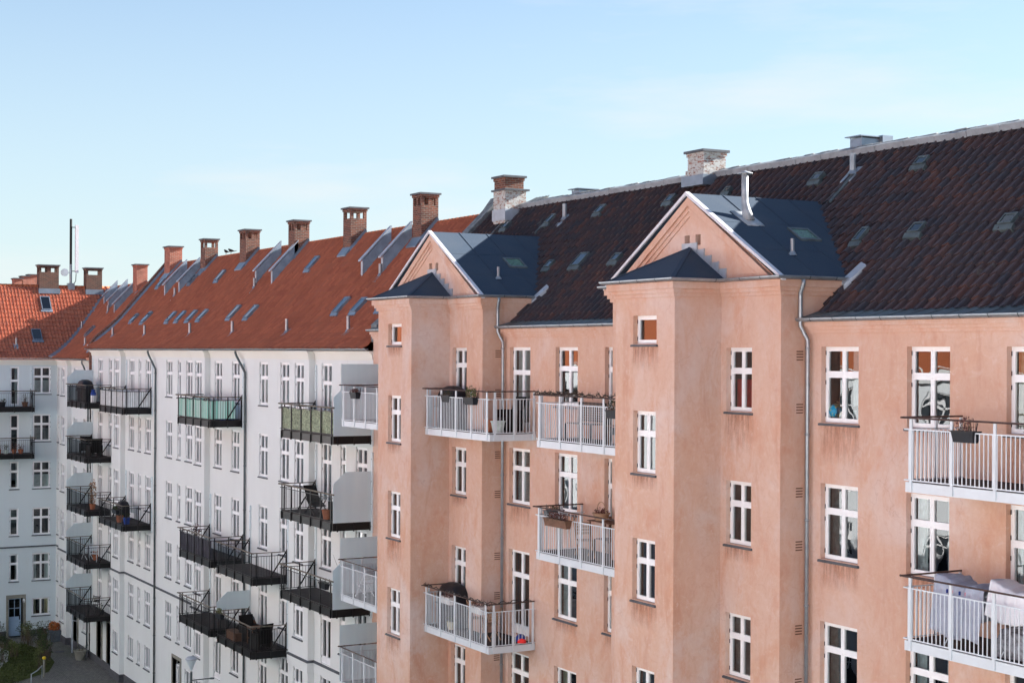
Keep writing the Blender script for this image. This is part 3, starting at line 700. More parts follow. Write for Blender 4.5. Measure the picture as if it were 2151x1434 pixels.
    for s_ in (-1, 1):
        A = [(tc, y0, zr), (tc, 26.05, zr), (tc+s_*3.62, 23.85, 1.72), (tc+s_*3.62, y0, 1.72)]
        rf.hexa([(x, y, z-.07) for x, y, z in A]+A)
        for y in (22.95, 23.95, 24.95):   # laps between felt sheets
            y2 = min(y, 25.9); e = .012
            xe = 3.62 if y < 23.7 else 3.62*(1-(y-23.85)/2.2)
            p = [(tc+s_*.02, y, zr+e-.005), (tc+s_*.02, y+.05, zr+e-.005), (tc+s_*xe, y+.05, zr-kk*xe+e), (tc+s_*xe, y, zr-kk*xe+e)]
            rf.hexa([(a, b, c-.012) for a, b, c in p]+p)
        for xx in (1.25, 2.45):
            p = [(tc+s_*xx, y0+.1, zr-kk*xx+.008), (tc+s_*(xx+.05), y0+.1, zr-kk*(xx+.05)+.008), (tc+s_*(xx+.05), 24.2, zr-kk*(xx+.05)+.008), (tc+s_*xx, 24.2, zr-kk*xx+.008)]
            rf.hexa([(a, b, c-.012) for a, b, c in p]+p)
    tr_ = rf.build('tower_roof', 'felt', pink)
    vb = MB()
    for s_ in (-1, 1):
        w_ = .09
        vb.hexa([(tc, y0-.04, zr-.055), (tc+s_*3.70, y0-.04, 1.66-.03), (tc+s_*3.70, y0+.07, 1.66-.03), (tc, y0+.07, zr-.055), (tc, y0-.04, zr+.035), (tc+s_*3.70, y0-.04, 1.66+.045), (tc+s_*3.70, y0+.07, 1.66+.045), (tc, y0+.07, zr+.035)])
    vb.build('verge', 'verge', pink)
    hp = MB(); ax = (tc, YB-.002, 2.56); fl, frr = (tc-1.44, YN-.19, 1.73), (tc+1.44, YN-.19, 1.73); bl, br_ = (tc-1.44, YB-.002, 1.73), (tc+1.44, YB-.002, 1.73)
    bl2, br2 = (tc-1.95, YB-.002, 1.73), (tc+1.44, YB-.002, 1.73)
    hp.poly([fl, frr, ax]); hp.poly([frr, br_, ax]); hp.poly([bl, fl, ax]); hp.quad(bl, br_, frr, fl)
    for p_ in (fl, frr): hp.bar(Vector(p_)+Vector((0, 0, .01)), Vector(ax)+Vector((0, 0, .0)), .10, .02)
    hp.build('bay_roof', 'felt', pink)
    st = MB()
    for i in range(5):   # stepped lead flashing climbing the gable wall
        x = tc+.02+i*.29; z = 2.56-(x-tc)/1.44*.83
        st.box(x, x+.27, YB-.03, YB-.003, z-.30, z+.11); st.box(x+.262, x+.28, YB-.04, YB-.003, z-.22, z+.115)
    st.box(tc-.33, tc+.02, YB-.03, YB-.003, 2.38, 2.66)
    for i in range(5):
        x = tc-.33-i*.29; z = 2.56-(tc-x)/1.44*.83; st.box(x-.02, x+.26, YB-.03, YB-.003, z-.2, z+.1)
    st.build('flashing', 'zinc_light', pink)
    vp = MB()
    ys = 22.48
    for z in (.05, -1.13, -3.0, -4.19, -6.06, -7.25, -9.1):
        for q in range(4): vp.box(xr-.02, xr+.0035, ys-.02, ys+.17, z-q*.062, z-q*.062+.028)
    vp.build('air_vent', 'browndeck', pink)
    # tower downpipe beside the main wall
    px = xr+.17
    downpipe(pink, [(xr+.28, 22.42, 1.66), (xr+.28, 22.42, 1.56), (xr+.13, 22.46, 1.36), (xr+.12, 22.47, 1.2), (xr+.12, 22.47, .64), (xr+.15, 22.52, .52), (xr+.22, 22.6, .32), (xr+.22, 22.6, .15), (xr+.22, 22.6, G+.2)], .045)
    # small stack and skylight on the sunny-side slope
    zp = lambda x: 3.86-kk*(x-tc)
    sx, sy = (tc+2.66, 22.98); sm = MB(); sm.tube([(sx, sy, zp(sx)-.05), (sx, sy, zp(sx)+.36)], .05, 12); sm.tube([(sx, sy, zp(sx)-.02), (sx, sy, zp(sx)+.07)], [.11, .055], 12); sm.build('vent_pipe', ['zinc_pipe'], pink)
    fs = MB(); a0, a1, b0, b1 = tc+1.50, tc+2.02, 23.75, 24.38
    for (p0, p1, q0, q1) in ((a0, a0+.06, b0, b1), (a1-.06, a1, b0, b1), (a0+.06, a1-.06, b0, b0+.07), (a0+.06, a1-.06, b1-.07, b1)):
        fs.hexa([(p0, q0, zp(p0)), (p1, q0, zp(p1)), (p1, q1, zp(p1)), (p0, q1, zp(p0)), (p0, q0, zp(p0)+.05), (p1, q0, zp(p1)+.05), (p1, q1, zp(p1)+.05), (p0, q1, zp(p0)+.05)])
    sk = fs.build('skylight', ['zinc_old'], pink)
    ff = MB(); ff.quad((a0+.06, b0+.07, zp(a0+.06)+.035), (a1-.06, b0+.07, zp(a1-.06)+.035), (a1-.06, b1-.07, zp(a1-.06)+.035), (a0+.06, b1-.07, zp(a0+.06)+.035)); ff.build('pane', [simple('mossy wired glass', (.05, .13, .07), .25, 0, .5, 12)], sk)
    # lead apron where the tower eave meets the main roof tiles
    ap = MB(); ex = tc+3.62
    ap.hexa([(ex-.05, 23.62, 1.52), (ex+.16, 23.55, 1.45), (ex+.36, 24.0, 1.90), (ex+.15, 24.05, 1.95), (ex-.05, 23.62, 1.66), (ex+.16, 23.55, 1.58), (ex+.38, 24.0, 2.02), (ex+.12, 24.08, 2.10)])
    ap.build('flashing', 'zinc_light', pink)
# metal flue on the middle tower
tc = TC[1]; fl = MB(); fx, fy = tc+1.02, 22.86; zb_ = 3.86-.591*1.02
fl.tube([(fx+.13, fy+.02, zb_-.1), (fx+.055, fy, zb_+.18), (fx+.01, fy, zb_+.34), (fx, fy, zb_+.45), (fx, fy, zb_+1.02)], [.15, .10, .082, .08, .08], 16)
fl.lathe([(.0, .0), (.185, -.035), (.185, -.02), (0, .045)], 18, (fx, fy, zb_+1.06)); fl.tube([(fx, fy, zb_+.98), (fx, fy, zb_+1.06)], .07, 12)
A = [(fx-.22, fy-.26), (fx+.42, fy-.22), (fx+.42, fy+.28), (fx-.22, fy+.26)]; zq = lambda x: 3.86-.591*(x-tc)+.012
fl.hexa([(x, y, zq(x)-.01) for x, y in A]+[(x, y, zq(x)+.012) for x, y in A])
fl.build('flue', [simple('dull galvanised flue', (.40, .42, .44), .6, .35, .2, 6)], pink, True)
# main cornice, gutters, eaves flashing
PPROF = [(22.97, .885), (23.17, 1.07), (27.45, 5.29)]
for a, b in main_segs:
    cm = MB()
    for o_, z0_, z1_ in ((.05, .47, .545), (.10, .545, .62), (.16, .62, .72)): cm.sweep([(b, D0), (a, D0)], [(0.0, z0_), (o_, z0_), (o_, z1_), (0.0, z1_)])
    cm.build('cornice', 'pink', pink)
    gutter(pink, [(b, D0), (a, D0)], .80, .17, .075)
    fb = MB(); fb.quad((a, 22.50, .80), (b, 22.50, .80), (b, 23.03, .965), (a, 23.03, .965)); fb.quad((a, 22.50, .72), (b, 22.50, .72), (b, 22.50, .80), (a, 22.50, .80))
    n = int((b-a)/.55)
    for i in range(n): x = a+(b-a)*i/n; fb.hexa([(x, 22.52, .80), (x+.025, 22.52, .80), (x+.16, 23.02, .96), (x+.135, 23.02, .96), (x, 22.52, .815), (x+.025, 22.52, .815), (x+.16, 23.02, .978), (x+.135, 23.02, .978)])
    fb.build('eaves_flashing', 'zinc_old', pink)
Sd = lambda u, d, z: (u, d, z)
tile_roof(pink, Sd, XPL+.25, XPR, PPROF, .30, .345, 'tile_dark', .066, .036, 8, 3)
bk = MB(); bk.quad((XPL, 33.2, .5), (XPR, 33.2, .5), (XPR, 27.45, 5.3), (XPL, 27.45, 5.3)); bk.quad((XPL, 22.97, .85), (XPL, 33, .5), (XPL, 27.45, 5.2), (XPL, 27.45, 5.2)); bk.build('rear_roof', 'tile_dark', pink)
rd = MB(); x = XPL+1.2; rr = random.Random(3)
while x < XPR:
    w = 1.05; j = rr.uniform(-.012, .012)
    rd.hexa([(x, 27.20, 5.13+j), (x+w-.015, 27.20, 5.13+j), (x+w-.015, 27.5, 5.30+j), (x, 27.5, 5.30+j), (x, 27.17, 5.28+j), (x+w-.015, 27.17, 5.28+j), (x+w-.015, 27.45, 5.37+j), (x, 27.45, 5.37+j)]); x += w
M['ridge_lead'] = simple('weathered ridge lead', (.27, .29, .31), .7, .1, .2, 3); rc = rd.build('ridge_flashing', 'ridge_lead', pink)
rd = MB(); x = XPL+.9
while x < XPR: w = .33; j = rr.uniform(-.015, .015); rd.tube([(x, 27.48, 5.31+j), (x+w+.02, 27.48, 5.32+j)], .08, 8); x += w
rd.build('ridge_tiles', 'cope', pink, True)
# party wall parapet against the white building
pw = MB(); pa = [(22.72, .86), (23.0, 1.10), (24.4, 2.35), (27.2, 5.15), (27.55, 5.62), (27.9, 5.2), (33, .6)]
for i in range(len(pa)-1):
    (y0, z0), (y1, z1) = pa[i], pa[i+1]
    pw.hexa([(-51.95, y0, z0-.5), (-51.42, y0, z0-.5), (-51.42, y1, z1-.5), (-51.95, y1, z1-.5), (-51.95, y0, z0+.12), (-51.42, y0, z0+.12), (-51.42, y1, z1+.12), (-51.95, y1, z1+.12)])
pw.build('party_wall', 'conc', pink)
# skylights and vents on the dark roof
for u, d0, d1, w in [(-48.8, 26.42, 26.73, .4), (-45.7, 26.38, 26.75, .34), (-42.7, 26.5, 26.83, .42), (-42.75, 24.69, 24.98, .42), (-41.0, 24.66, 25.13, .62), (-38.9, 24.71, 25.0, .44), (-38.8, 26.54, 26.82, .42), (-36.0, 26.6, 26.8, .3), (-32.1, 26.55, 26.82, .42), (-28.3, 24.65, 25.04, .3), (-28.3, 26.57, 26.84, .45), (-26.5, 24.74, 25.03, .45), (-23.8, 24.74, 25.03, .46), (-20.5, 26.5, 26.8, .45)]:
    skylight(pink, Sd, u, d0+.03, d1-.03, PPROF, w*.82, ('zinc_old', 'glass'), lift=.15)
vent(pink, Sd, -44.8, 26.52, PPROF, .55, .075, .2); vent(pink, Sd, -30.8, 26.68, PPROF, .55, .08, .2)
for x, y, L_ in ((-49.6, 26.3, .7), (-46.2, 26.1, .5), (-30.9, 25.9, 1.2), (-24.2, 26.2, .6)):   # glass tiles / lead patches
    z = on_prof(PPROF, y); p = MB(); p.hexa([(x, y, z+.03), (x+.22, y, z+.03), (x+.24, y+L_*.6, z+L_*.59+.03), (x+.02, y+L_*.6, z+L_*.59+.03), (x, y, z+.085), (x+.22, y, z+.085), (x+.24, y+L_*.6, z+L_*.59+.085), (x+.02, y+L_*.6, z+L_*.59+.085)]); p.build('flashing', 'zinc_old', pink)
# pink building's chimneys and roof boxes
c = chimney(pink, -49.98, -49.17, 26.65, 27.4, 5.82, 6.30, 'brick', None); 
lb = MB(); lb.box(-49.99, -49.10, 26.62, 27.46, 4.6, 5.76); lb.box(-50.05, -48.98, 26.55, 27.55, 5.76, 5.82, 1); lb.build('chimney_base', ['brick_paint', 'slate'], c)
fb = MB(); fb.box(-50.02, -49.04, 26.58, 27.5, 4.7, 5.10); fb.build('flashing', 'zinc_light', c)
for (a, b, s0, s1) in ((-51.3, -50.1, 5.45, 5.42), (-48.85, -47.9, 5.38, 5.32)):   # corrugated sheet by the stack
    q = MB(); n = 22
    for i in range(n):
        x0_, x1_ = a+(b-a)*i/n, a+(b-a)*(i+1)/n; h0, h1 = .05*math.sin(i*1.25), .05*math.sin((i+1)*1.25)
        q.quad((x0_, 27.25, s0+h0-.12), (x1_, 27.25, s0+h1-.12), (x1_, 27.75, s0+h1+.12), (x0_, 27.75, s0+h0+.12)); q.quad((x0_, 27.25, s0+h0-.17), (x1_, 27.25, s0+h1-.17), (x1_, 27.25, s0+h1-.12), (x0_, 27.25, s0+h0-.12))
    q.build('corrugated_sheet', 'cope', pink)
c = chimney(pink, -38.26, -37.44, 26.85, 27.62, 5.1, 5.94, 'brick_paint', None)
fb = MB(); fb.box(-38.30, -37.40, 26.80, 27.66, 5.0, 5.36); fb.box(-38.40, -37.32, 26.72, 27.74, 4.9, 5.2, 1); fb.build('plinth', ['brick_paint', 'zinc'], c)
for i, (x0_, x1_, y0_, y1_, z0_, z1_) in enumerate(((-45.99, -45.5, 27.5, 28.2, 4.9, 5.5), (-31.8, -31.35, 27.45, 28.3, 4.9, 5.60))):
    m_ = MB(); m_.box(x0_, x1_, y0_, y1_, z0_, z1_); m_.box(x0_-.1, x1_+.08, y0_-.1, y1_+.06, z1_+.035, z1_+.06)
    for a in (x0_, x1_-.02):
        for b in (y0_, y1_-.02): m_.box(a, a+.02, b, b+.02, z1_, z1_+.035)
    if i: m_.box(x1_-.1, x1_+.12, y1_-.25, y1_+.1, z1_-.14, z1_+.09); m_.tube([(x1_, y1_-.12, z1_-.3), (x1_+.12, y1_-.12, z1_-.3)], .06, 10)
    m_.build('roof_fan_box', 'zinc', pink)

# pink balconies
def pb(x0, x1, z, D=1.53, **k): return balcony(pink, x1-x0, D, (x0, D0, z), 'white', **k)
pb(-44.2, -39.93, -2.54); pb(-44.2, -39.93, -8.64)
pb(-37.2, -32.53, -2.55); pb(-37.2, -32.53, -5.58)
pb(-22.9, -18.3, -2.62); pb(-22.9, -18.3, -5.65)
for z in (-2.57, -8.62, -11.64): pb(-50.9, -46.76, z, left='tall')

# ================================================================== WHITE BUILDING
wb = thing('apartment_building', 'long white apartment building with black balconies and orange tiled roof, joined to the pink one', 'building', (-72, 25, G))
XW0, XW1 = -92.4, XPL
BPROF = [(22.30, .13), (23.0, .56), (23.7, 1.11), (24.4, 1.80), (27.3, 5.11)]
bays = [(-86.80, -84.92), (-72.15, -70.27), (-59.38, -57.25)]; YBAY = 22.45
full = [-90.34, -87.97, -83.675, -80.51, -76.77, -73.5, -69.115, -66.70, -63.11, -60.62, -56.10, -52.73]; narrow = [-82.11, -75.10, -54.45]
baywin = [-85.82, -71.25, -58.32]
BROW = [-.44, -3.45, -6.45, -9.42, -12.38, -15.23]
doors = {-90.34: (0, 1, 2, 3, 4), -83.675: (0, 2), -69.115: (0, 3, 4), -63.11: (3, 4), -56.10: (0, 1, 3), -52.73: ()}
wins = []
for u in full+narrow:
    hw = .52 if u in full else .27
    for ri, zt in enumerate(BROW):
        zb = zt-(1.80 if ri < 5 else 1.2); kind = ('cross' if u in full else 'narrow')
        if ri == 5: kind = 'casement' if u in full else 'single'
        if ri in doors.get(u, ()): kind = 'door'; zb = zt-2.48
        if ri == 5 and u in (-90.34, -87.97, -76.77): continue
        wins.append((u-hw, u+hw, zb, zt, kind))
bwins = [(u-.5, u+.5, zt-(1.80 if i < 5 else 1.2), zt, 'cross' if i < 5 else 'casement') for u in baywin for i, zt in enumerate(BROW)]
ports = [(-90.7, -89.6, G, -15.2), (-88.5, -87.5, G, -15.2), (-75.9, -74.6, G, -15.0)]
mb = MB(); segs = []; x = XW0
for a, b in bays: segs.append((x, a)); x = b
segs.append((x, XW1))
for a, b in segs: wall_grid(mb, S, a, b, G, .0, [w[:4] for w in wins]+ports, .22)
for a, b in bays:
    wall_grid(mb, frS(YBAY), a, b, G, .0, [w[:4] for w in bwins], .22)
    mb.quad((a, D0, G), (a, YBAY, G), (a, YBAY, 0), (a, D0, 0)); mb.quad((b, YBAY, G), (b, D0, G), (b, D0, 0), (b, YBAY, 0))
mb.quad((XW0, D0, G), (XW0, D0, .1), (XW0, 33, .1), (XW0, 33, G)); mb.quad((XW0, 33, G), (XW1, 33, G), (XW1, 33, .3), (XW0, 33, .3))
mb.build('wall', 'white', wb)
vis = 0
few = lambda: random.choice(['left', 'both', None, None, None, 'right', None, 'half', None, None])
for w in wins: window(wb, S, *w[:4], w[4], .07, few(), random.choice(['curtain', 'blind', 'ccream']))
for w in bwins: window(wb, frS(YBAY), *w[:4], w[4], .07, few(), 'curtain')
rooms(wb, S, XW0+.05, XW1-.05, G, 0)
for a, b, z0, z1 in ports:
    p = MB(); p.box(a-.12, a, D0-.04, D0+.2, z0, z1+.15); p.box(b, b+.12, D0-.04, D0+.2, z0, z1+.15); p.box(a, b, D0-.04, D0+.2, z1, z1+.15); q = p.build('doorway', 'stone', wb)
    p = MB(); p.box(a, b, D0+.35, D0+.4, z0, z1); p.build('door_leaf', 'browndeck', q)
path = [(XW1, D0)]
for a, b in bays[::-1]: path += [(b, D0), (b, YBAY), (a, YBAY), (a, D0)]
path += [(XW0, D0)]
cm = MB()
for o_, z0_, z1_ in ((.02, -.30, -.24), (.045, -.24, -.10), (.10, -.10, -.03), (.17, -.03, .035)): cm.sweep(path, [(0, z0_), (o_, z0_), (o_+.004, z1_), (0, z1_)])
cm.build('cornice', 'cream', wb)
cm = MB(); cm.sweep(path, [(0, -12.02), (.06, -12.02), (.06, -11.96), (0, -11.93)]); cm.build('string_course', 'slate', wb)
cm = MB(); cm.sweep(path, [(0, -12.4), (.03, -12.38), (.03, -12.02), (0, -12.02)]); cm.build('string_course', 'white', wb)
cm = MB(); cm.sweep(path, [(0, G), (.05, G), (.05, -17.5), (0, -17.48)]); cm.build('plinth', 'plinth', wb)
gutter(wb, [(XW1, D0), (XW0-.3, D0)], .13, .20, .075)
for x in (-78.92, -65.22):
    downpipe(wb, [(x-.75, 22.44, .02), (x-.75, 22.44, -.06), (x-.62, 22.46, -.22), (x-.12, 22.6, -.78), (x, 22.63, -.92), (x, 22.63, -1.1), (x, 22.63, G+.1)], .05, 'zinc_old')
tile_roof(wb, Sd, XW0+.1, XPL-.2, BPROF, .215, .36, 'tile_red', .075, .022, 6, 5, slot=False)
bk = MB(); bk.quad((XW0, 33.0, .1), (XW1, 33.0, .1), (XW1, 27.3, 5.1), (XW0, 27.3, 5.1)); bk.build('rear_roof', 'tile_red', wb)
rd = MB(); x = XW0
while x < XPL-.3: rd.tube([(x, 27.32, 5.09), (x+.37, 27.32, 5.105)], .10, 7); x += .35
rd.build('ridge_tiles', 'tile_opp', wb, True)
fw_ = MB(); fz = MB(); pf = [(22.62, .16), (23.0, .62), (23.7, 1.18), (24.4, 1.85), (27.3, 5.25)]
for i in range(len(pf)-1):
    (y0, z0), (y1, z1) = pf[i], pf[i+1]
    fw_.hexa([(-92.62, y0, z0-1.6), (-92.30, y0, z0-1.6), (-92.30, y1, z1-1.6), (-92.62, y1, z1-1.6), (-92.62, y0, z0+.30), (-92.30, y0, z0+.30), (-92.30, y1, z1+.30), (-92.62, y1, z1+.30)])
    fz.hexa([(-92.297, y0, z0), (-92.02, y0, z0-.1), (-92.02, y1, z1-.1), (-92.297, y1, z1), (-92.297, y0, z0+.16), (-92.02, y0, z0+.05), (-92.02, y1, z1+.05), (-92.297, y1, z1+.16)])
fwo = fw_.build('fire_wall', 'brick', wb); fz.build('flashing', 'zinc', fwo)
for u, d0, d1 in [(-89.1, 24.17, 24.6), (-86.55, 24.09, 24.66), (-81.7, 24.07, 24.57), (-80.0, 24.08, 24.57), (-78.1, 24.07, 24.57), (-76.3, 24.08, 24.57), (-71.65, 24.09, 24.66), (-69.1, 24.05, 24.61), (-58.5, 24.08, 24.67), (-56.63, 24.07, 24.6), (-90.2, 26.01, 26.44), (-84.0, 25.99, 26.44), (-79.3, 25.98, 26.46), (-66.4, 25.98, 26.51), (-54.2, 24.08, 24.6)]:
    skylight(wb, Sd, u, d0, d1, BPROF, .55)
for u, d, h in [(-89.85, 23.28, .55), (-83.29, 23.28, .6), (-75.27, 23.28, .6), (-68.88, 23.28, .6), (-61.87, 23.26, .6), (-55.25, 23.23, .62), (-85.0, 25.43, .5), (-72.1, 25.46, .5), (-57.3, 25.45, .5)]: vent(wb, Sd, u, d, BPROF, h, .07)
def fin(parent, x, y0, y1, prof, top=.68):
    """zinc-clad upstand: short vertical front edge, coping rising parallel to the tiles"""
    z0, z1 = on_prof(prof, y0), on_prof(prof, y1); m_ = MB(); t = .07
    m_.hexa([(x-t, y0, z0-.2), (x+t, y0, z0-.2), (x+t, y1, z1-.2), (x-t, y1, z1-.2), (x-t, y0, z0+top), (x+t, y0, z0+top), (x+t, y1, z1+top*.95), (x-t, y1, z1+top*.95)])
    o = m_.build('roof_fin', 'zinc_dark', parent); c_ = MB(); e = .06
    c_.hexa([(x-t-e, y0-.14, z0+top-.06), (x+t+e, y0-.14, z0+top-.06), (x+t+e, y1, z1+top*.95+.005), (x-t-e, y1, z1+top*.95+.005), (x-t-e, y0-.14, z0+top+.0), (x+t+e, y0-.14, z0+top+.0), (x+t+e, y1, z1+top*.95+.06), (x-t-e, y1, z1+top*.95+.06)])
    c_.box(x-t-.02, x+t+.02, y0-.03, y0-.001, z0-.05, z0+top-.05); c_.build('coping', 'zinc_light', o)
for x, y0, y1 in [(-87.1, 25.5, 26.75), (-84.7, 25.6, 26.75), (-72.4, 25.65, 26.9), (-69.9, 25.55, 26.8), (-59.2, 25.5, 26.75), (-57.3, 25.55, 26.8)]: fin(wb, x, y0, y1, BPROF)
for (x0, x1, zt, mt, ho) in [(-91.08, -90.0, 6.12, 'brick_new', None), (-84.16, -83.40, 6.15, 'brick', 's'), (-77.65, -76.70, 6.22, 'brick', 'b'), (-70.65, -69.83, 6.20, 'brick', 'b'), (-63.93, -63.08, 6.27, 'brick', 's'), (-56.79, -56.0, 6.28, 'brick', 'b')]:
    chimney(wb, x0, x1, 26.62, 27.36, 3.6, zt, mt, ho, True, 4.28)
# black balconies
def bb(x0, x1, z, **k): return balcony(wb, x1-x0, 1.49, (x0, D0, z), 'black', **k)
for i, z in enumerate((-3.2, -6.2, -9.13, -12.03, -14.96)): bb(-91.9, -87.45, z, left='full')
cov = {}
M['cov_white'] = simple('white canvas cover', (.84, .87, .88), .7, 0, .08, 4); M['cov_mint'] = simple('mint striped canvas', (.20, .52, .42), .7, 0, .25, 9)
M['cov_camo'] = simple('leafy printed screen', (.38, .44, .30), .8, 0, .55, 14); M['cov_purple'] = simple('dark plum tarpaulin', (.045, .04, .06), .35, 0, .5, 5)
def stripes(name, a, b):
    m = Mat(name, .75); f = m.noise(7, 2, .4, (1, 1, .02)); m.col(m.mix(m.rng(f, .46, .54), a, b)); return m.m
M['cov_mint'] = stripes('mint striped canvas', (.34, .72, .60), (.66, .88, .80))
bb(-84.55, -79.7, -3.23, cover='both', covmat='cov_white'); bb(-84.55, -79.7, -9.17)
bb(-70.40, -65.65, -3.27, cover='partial', covmat='cov_mint')
bb(-70.0, -65.45, -9.28, cover='front', covmat='cov_purple'); bb(-70.0, -65.45, -12.24)
bb(-64.55, -60.1, -9.34); bb(-64.55, -60.1, -12.28, left='top')
bb(-57.05, -51.75, -3.26, cover='front', covmat='cov_camo', right='full'); bb(-57.0, -51.75, -6.32, right='full'); bb(-57.0, -51.75, -9.37, right='full')

# ================================================================== FAR WHITE SECTION
fa = thing('apartment_building', 'short white building with lower eaves between the brick fire wall and the courtyard corner', 'building', (-97, 25, G))
APROF = [(22.3, -.47), (23.0, -.08), (23.7, .44), (24.4, 1.08), (27.2, 4.22)]
XA = -101.2
FROW = [-1.05, -4.04, -6.95, -9.83, -12.75, -15.52]
wins = []
for u, hw, kd in ((-96.28, .50, 'cross'), (-93.85, .42, 'cross'), (-100.75, .25, 'narrow')):
    for i, zt in enumerate(FROW):
        if i == 5 and u == -96.28: continue
        wins.append((u-hw, u+hw, zt-(1.7 if i < 5 else 1.1), zt, kd if i < 5 else ('casement' if kd == 'cross' else 'single')))
bwins = [(-98.94, -97.92, zt-(1.7 if i < 5 else 1.15), zt, 'cross' if i < 5 else 'casement') for i, zt in enumerate(FROW)]
port = [(-96.5, -95.3, G, -15.3)]
mb = MB(); wall_grid(mb, S, XA, -99.4, G, -.6, [w[:4] for w in wins], .22); wall_grid(mb, S, -97.25, XW0-.3, G, -.6, [w[:4] for w in wins]+port, .22)
wall_grid(mb, frS(YBAY), -99.4, -97.25, G, -.6, [w[:4] for w in bwins], .22)
mb.quad((-99.4, D0, G), (-99.4, YBAY, G), (-99.4, YBAY, -.6), (-99.4, D0, -.6)); mb.quad((-97.25, YBAY, G), (-97.25, D0, G), (-97.25, D0, -.6), (-97.25, YBAY, -.6))
mb.build('wall', 'white', fa)
for w in wins: window(fa, S, *w[:4], w[4], .09)
for w in bwins: window(fa, frS(YBAY), *w[:4], w[4], .09)
rooms(fa, S, XA, XW0-.4, G, -.6)
p = MB(); p.box(-96.62, -96.5, D0-.05, D0+.2, G, -15.15); p.box(-95.3, -95.18, D0-.05, D0+.2, G, -15.15); p.box(-96.5, -95.3, D0-.05, D0+.2, -15.3, -15.15); q = p.build('doorway', 'stone', fa)
p = MB(); p.box(-96.5, -95.3, D0+.35, D0+.4, G, -15.3); p.build('door_leaf', 'stone', q)
path = [(XW0-.3, D0), (-97.25, D0), (-97.25, YBAY), (-99.4, YBAY), (-99.4, D0), (XA, D0)]
cm = MB()
for o_, z0_, z1_ in ((.02, -.92, -.86), (.045, -.86, -.73), (.10, -.73, -.65), (.17, -.65, -.59)): cm.sweep(path, [(0, z0_), (o_, z0_), (o_+.004, z1_), (0, z1_)])
cm.build('cornice', 'cream', fa)
cm = MB(); cm.sweep(path, [(0, -12.32), (.06, -12.32), (.06, -12.26), (0, -12.23)]); cm.build('string_course', 'slate', fa)
cm = MB(); cm.sweep(path, [(0, G), (.05, G), (.05, -17.5), (0, -17.48)]); cm.build('plinth', 'plinth', fa)
gutter(fa, [(XW0-.3, D0), (XA+.2, D0)], -.48, .20, .075)
downpipe(fa, [(-93.6, 22.44, -.6), (-93.6, 22.44, -.75), (-93.4, 22.48, -.9), (-92.95, 22.6, -1.5), (-92.85, 22.63, -1.7), (-92.85, 22.63, -2), (-92.85, 22.63, G+.5)], .05, 'zinc_old')
tile_roof(fa, Sd, -105.5, XW0-.3, APROF, .215, .36, 'tile_red', .075, .022, 5, 9, slot=False)
rd = MB(); x = -105.4
while x < XW0-.3: rd.tube([(x, 27.2, 4.2), (x+.37, 27.2, 4.215)], .10, 7); x += .35
rd.build('ridge_tiles', 'tile_opp', fa, True)
bk = MB(); bk.quad((-106, 32.5, -.5), (XW0, 32.5, -.5), (XW0, 27.2, 4.2), (-106, 27.2, 4.2)); bk.build('rear_roof', 'tile_red', fa)
for x, y0, y1 in [(-102.9, 26.1, 26.95), (-100.4, 25.75, 26.95), (-98.0, 25.5, 26.8)]: fin(fa, x, y0, y1, APROF, .62)
for u, d in ((-102.95, 24.67), (-97.26, 23.51), (-99.8, 25.55), (-94.0, 22.9)): vent(fa, Sd, u, d, APROF, .5, .07)
skylight(fa, Sd, -99.7, 24.2, 24.75, APROF, .5)
chimney(fa, -97.92, -97.04, 26.62, 27.3, 2.8, 5.40, 'brick_new', None, True, 3.4)
vl = MB(); vp = [(22.25, -.44), (23.0, -.02), (23.7, .50), (24.4, 1.14), (27.0, 4.06)]
for i in range(len(vp)-1):
    (a, z0), (b, z1) = vp[i], vp[i+1]; xa, xb = -100.75-(a-22.25)*.99, -100.75-(b-22.25)*.99; e = .16
    vl.hexa([(xa-e, a-e, z0), (xa+e, a+e, z0), (xb+e, b+e, z1), (xb-e, b-e, z1), (xa-e, a-e, z0+.09), (xa+e, a+e, z0+.09), (xb+e, b+e, z1+.09), (xb-e, b-e, z1+.09)])
vl.build('valley_flashing', 'zinc', fa)

# ================================================================== LEFT END BUILDING
le = thing('apartment_building', 'pale grey plastered building across the far end of the courtyard with a pale blue door', 'building', (-104, 16, G))
E_ = frE(XA); AROW = [-1.02, -4.0, -6.94, -9.86, -12.70, -15.52]
wins = []
for (a, b, kd) in ((21.24, 22.33, 'cross'), (19.84, 20.39, 'narrow'), (17.4, 18.5, 'cross'), (14.8, 15.9, 'cross'), (12.3, 12.9, 'narrow')):
    for i, zt in enumerate(AROW):
        if i == 5 and kd == 'narrow': continue
        if i < 2 and kd == 'narrow' and a > 19: wins.append((a, b, zt-2.4, zt, 'doorn')); continue
        wins.append((a, b, zt-(1.7 if i < 5 else 1.1), zt, kd if i < 5 else 'casement'))
port = [(19.81, 20.70, G, -15.47)]
mb = MB(); wall_grid(mb, E_, 4, D0, G, -.6, [w[:4] for w in wins]+port, .22); mb.build('wall', 'grey_plaster', le)
for w in wins: window(le, E_, *w[:4], 'narrow' if w[4] == 'doorn' else w[4], .09, E=True, sill=(w[4] != 'doorn'))
rooms(le, E_, 4, D0, G, -.6)
p = MB()
for a, b, c_, d in ((19.66, 19.81, G, -15.25), (20.70, 20.86, G, -15.25)): p.box(XA-.35, XA+.04, a, b, c_, d)
p.box(XA-.35, XA+.04, 19.81, 20.70, -15.47, -15.25); dw = p.build('doorway', 'stone', le)
p = MB(); xd = XA-.28
p.box(xd-.05, xd, 19.83, 20.62, -17.85, -16.65)
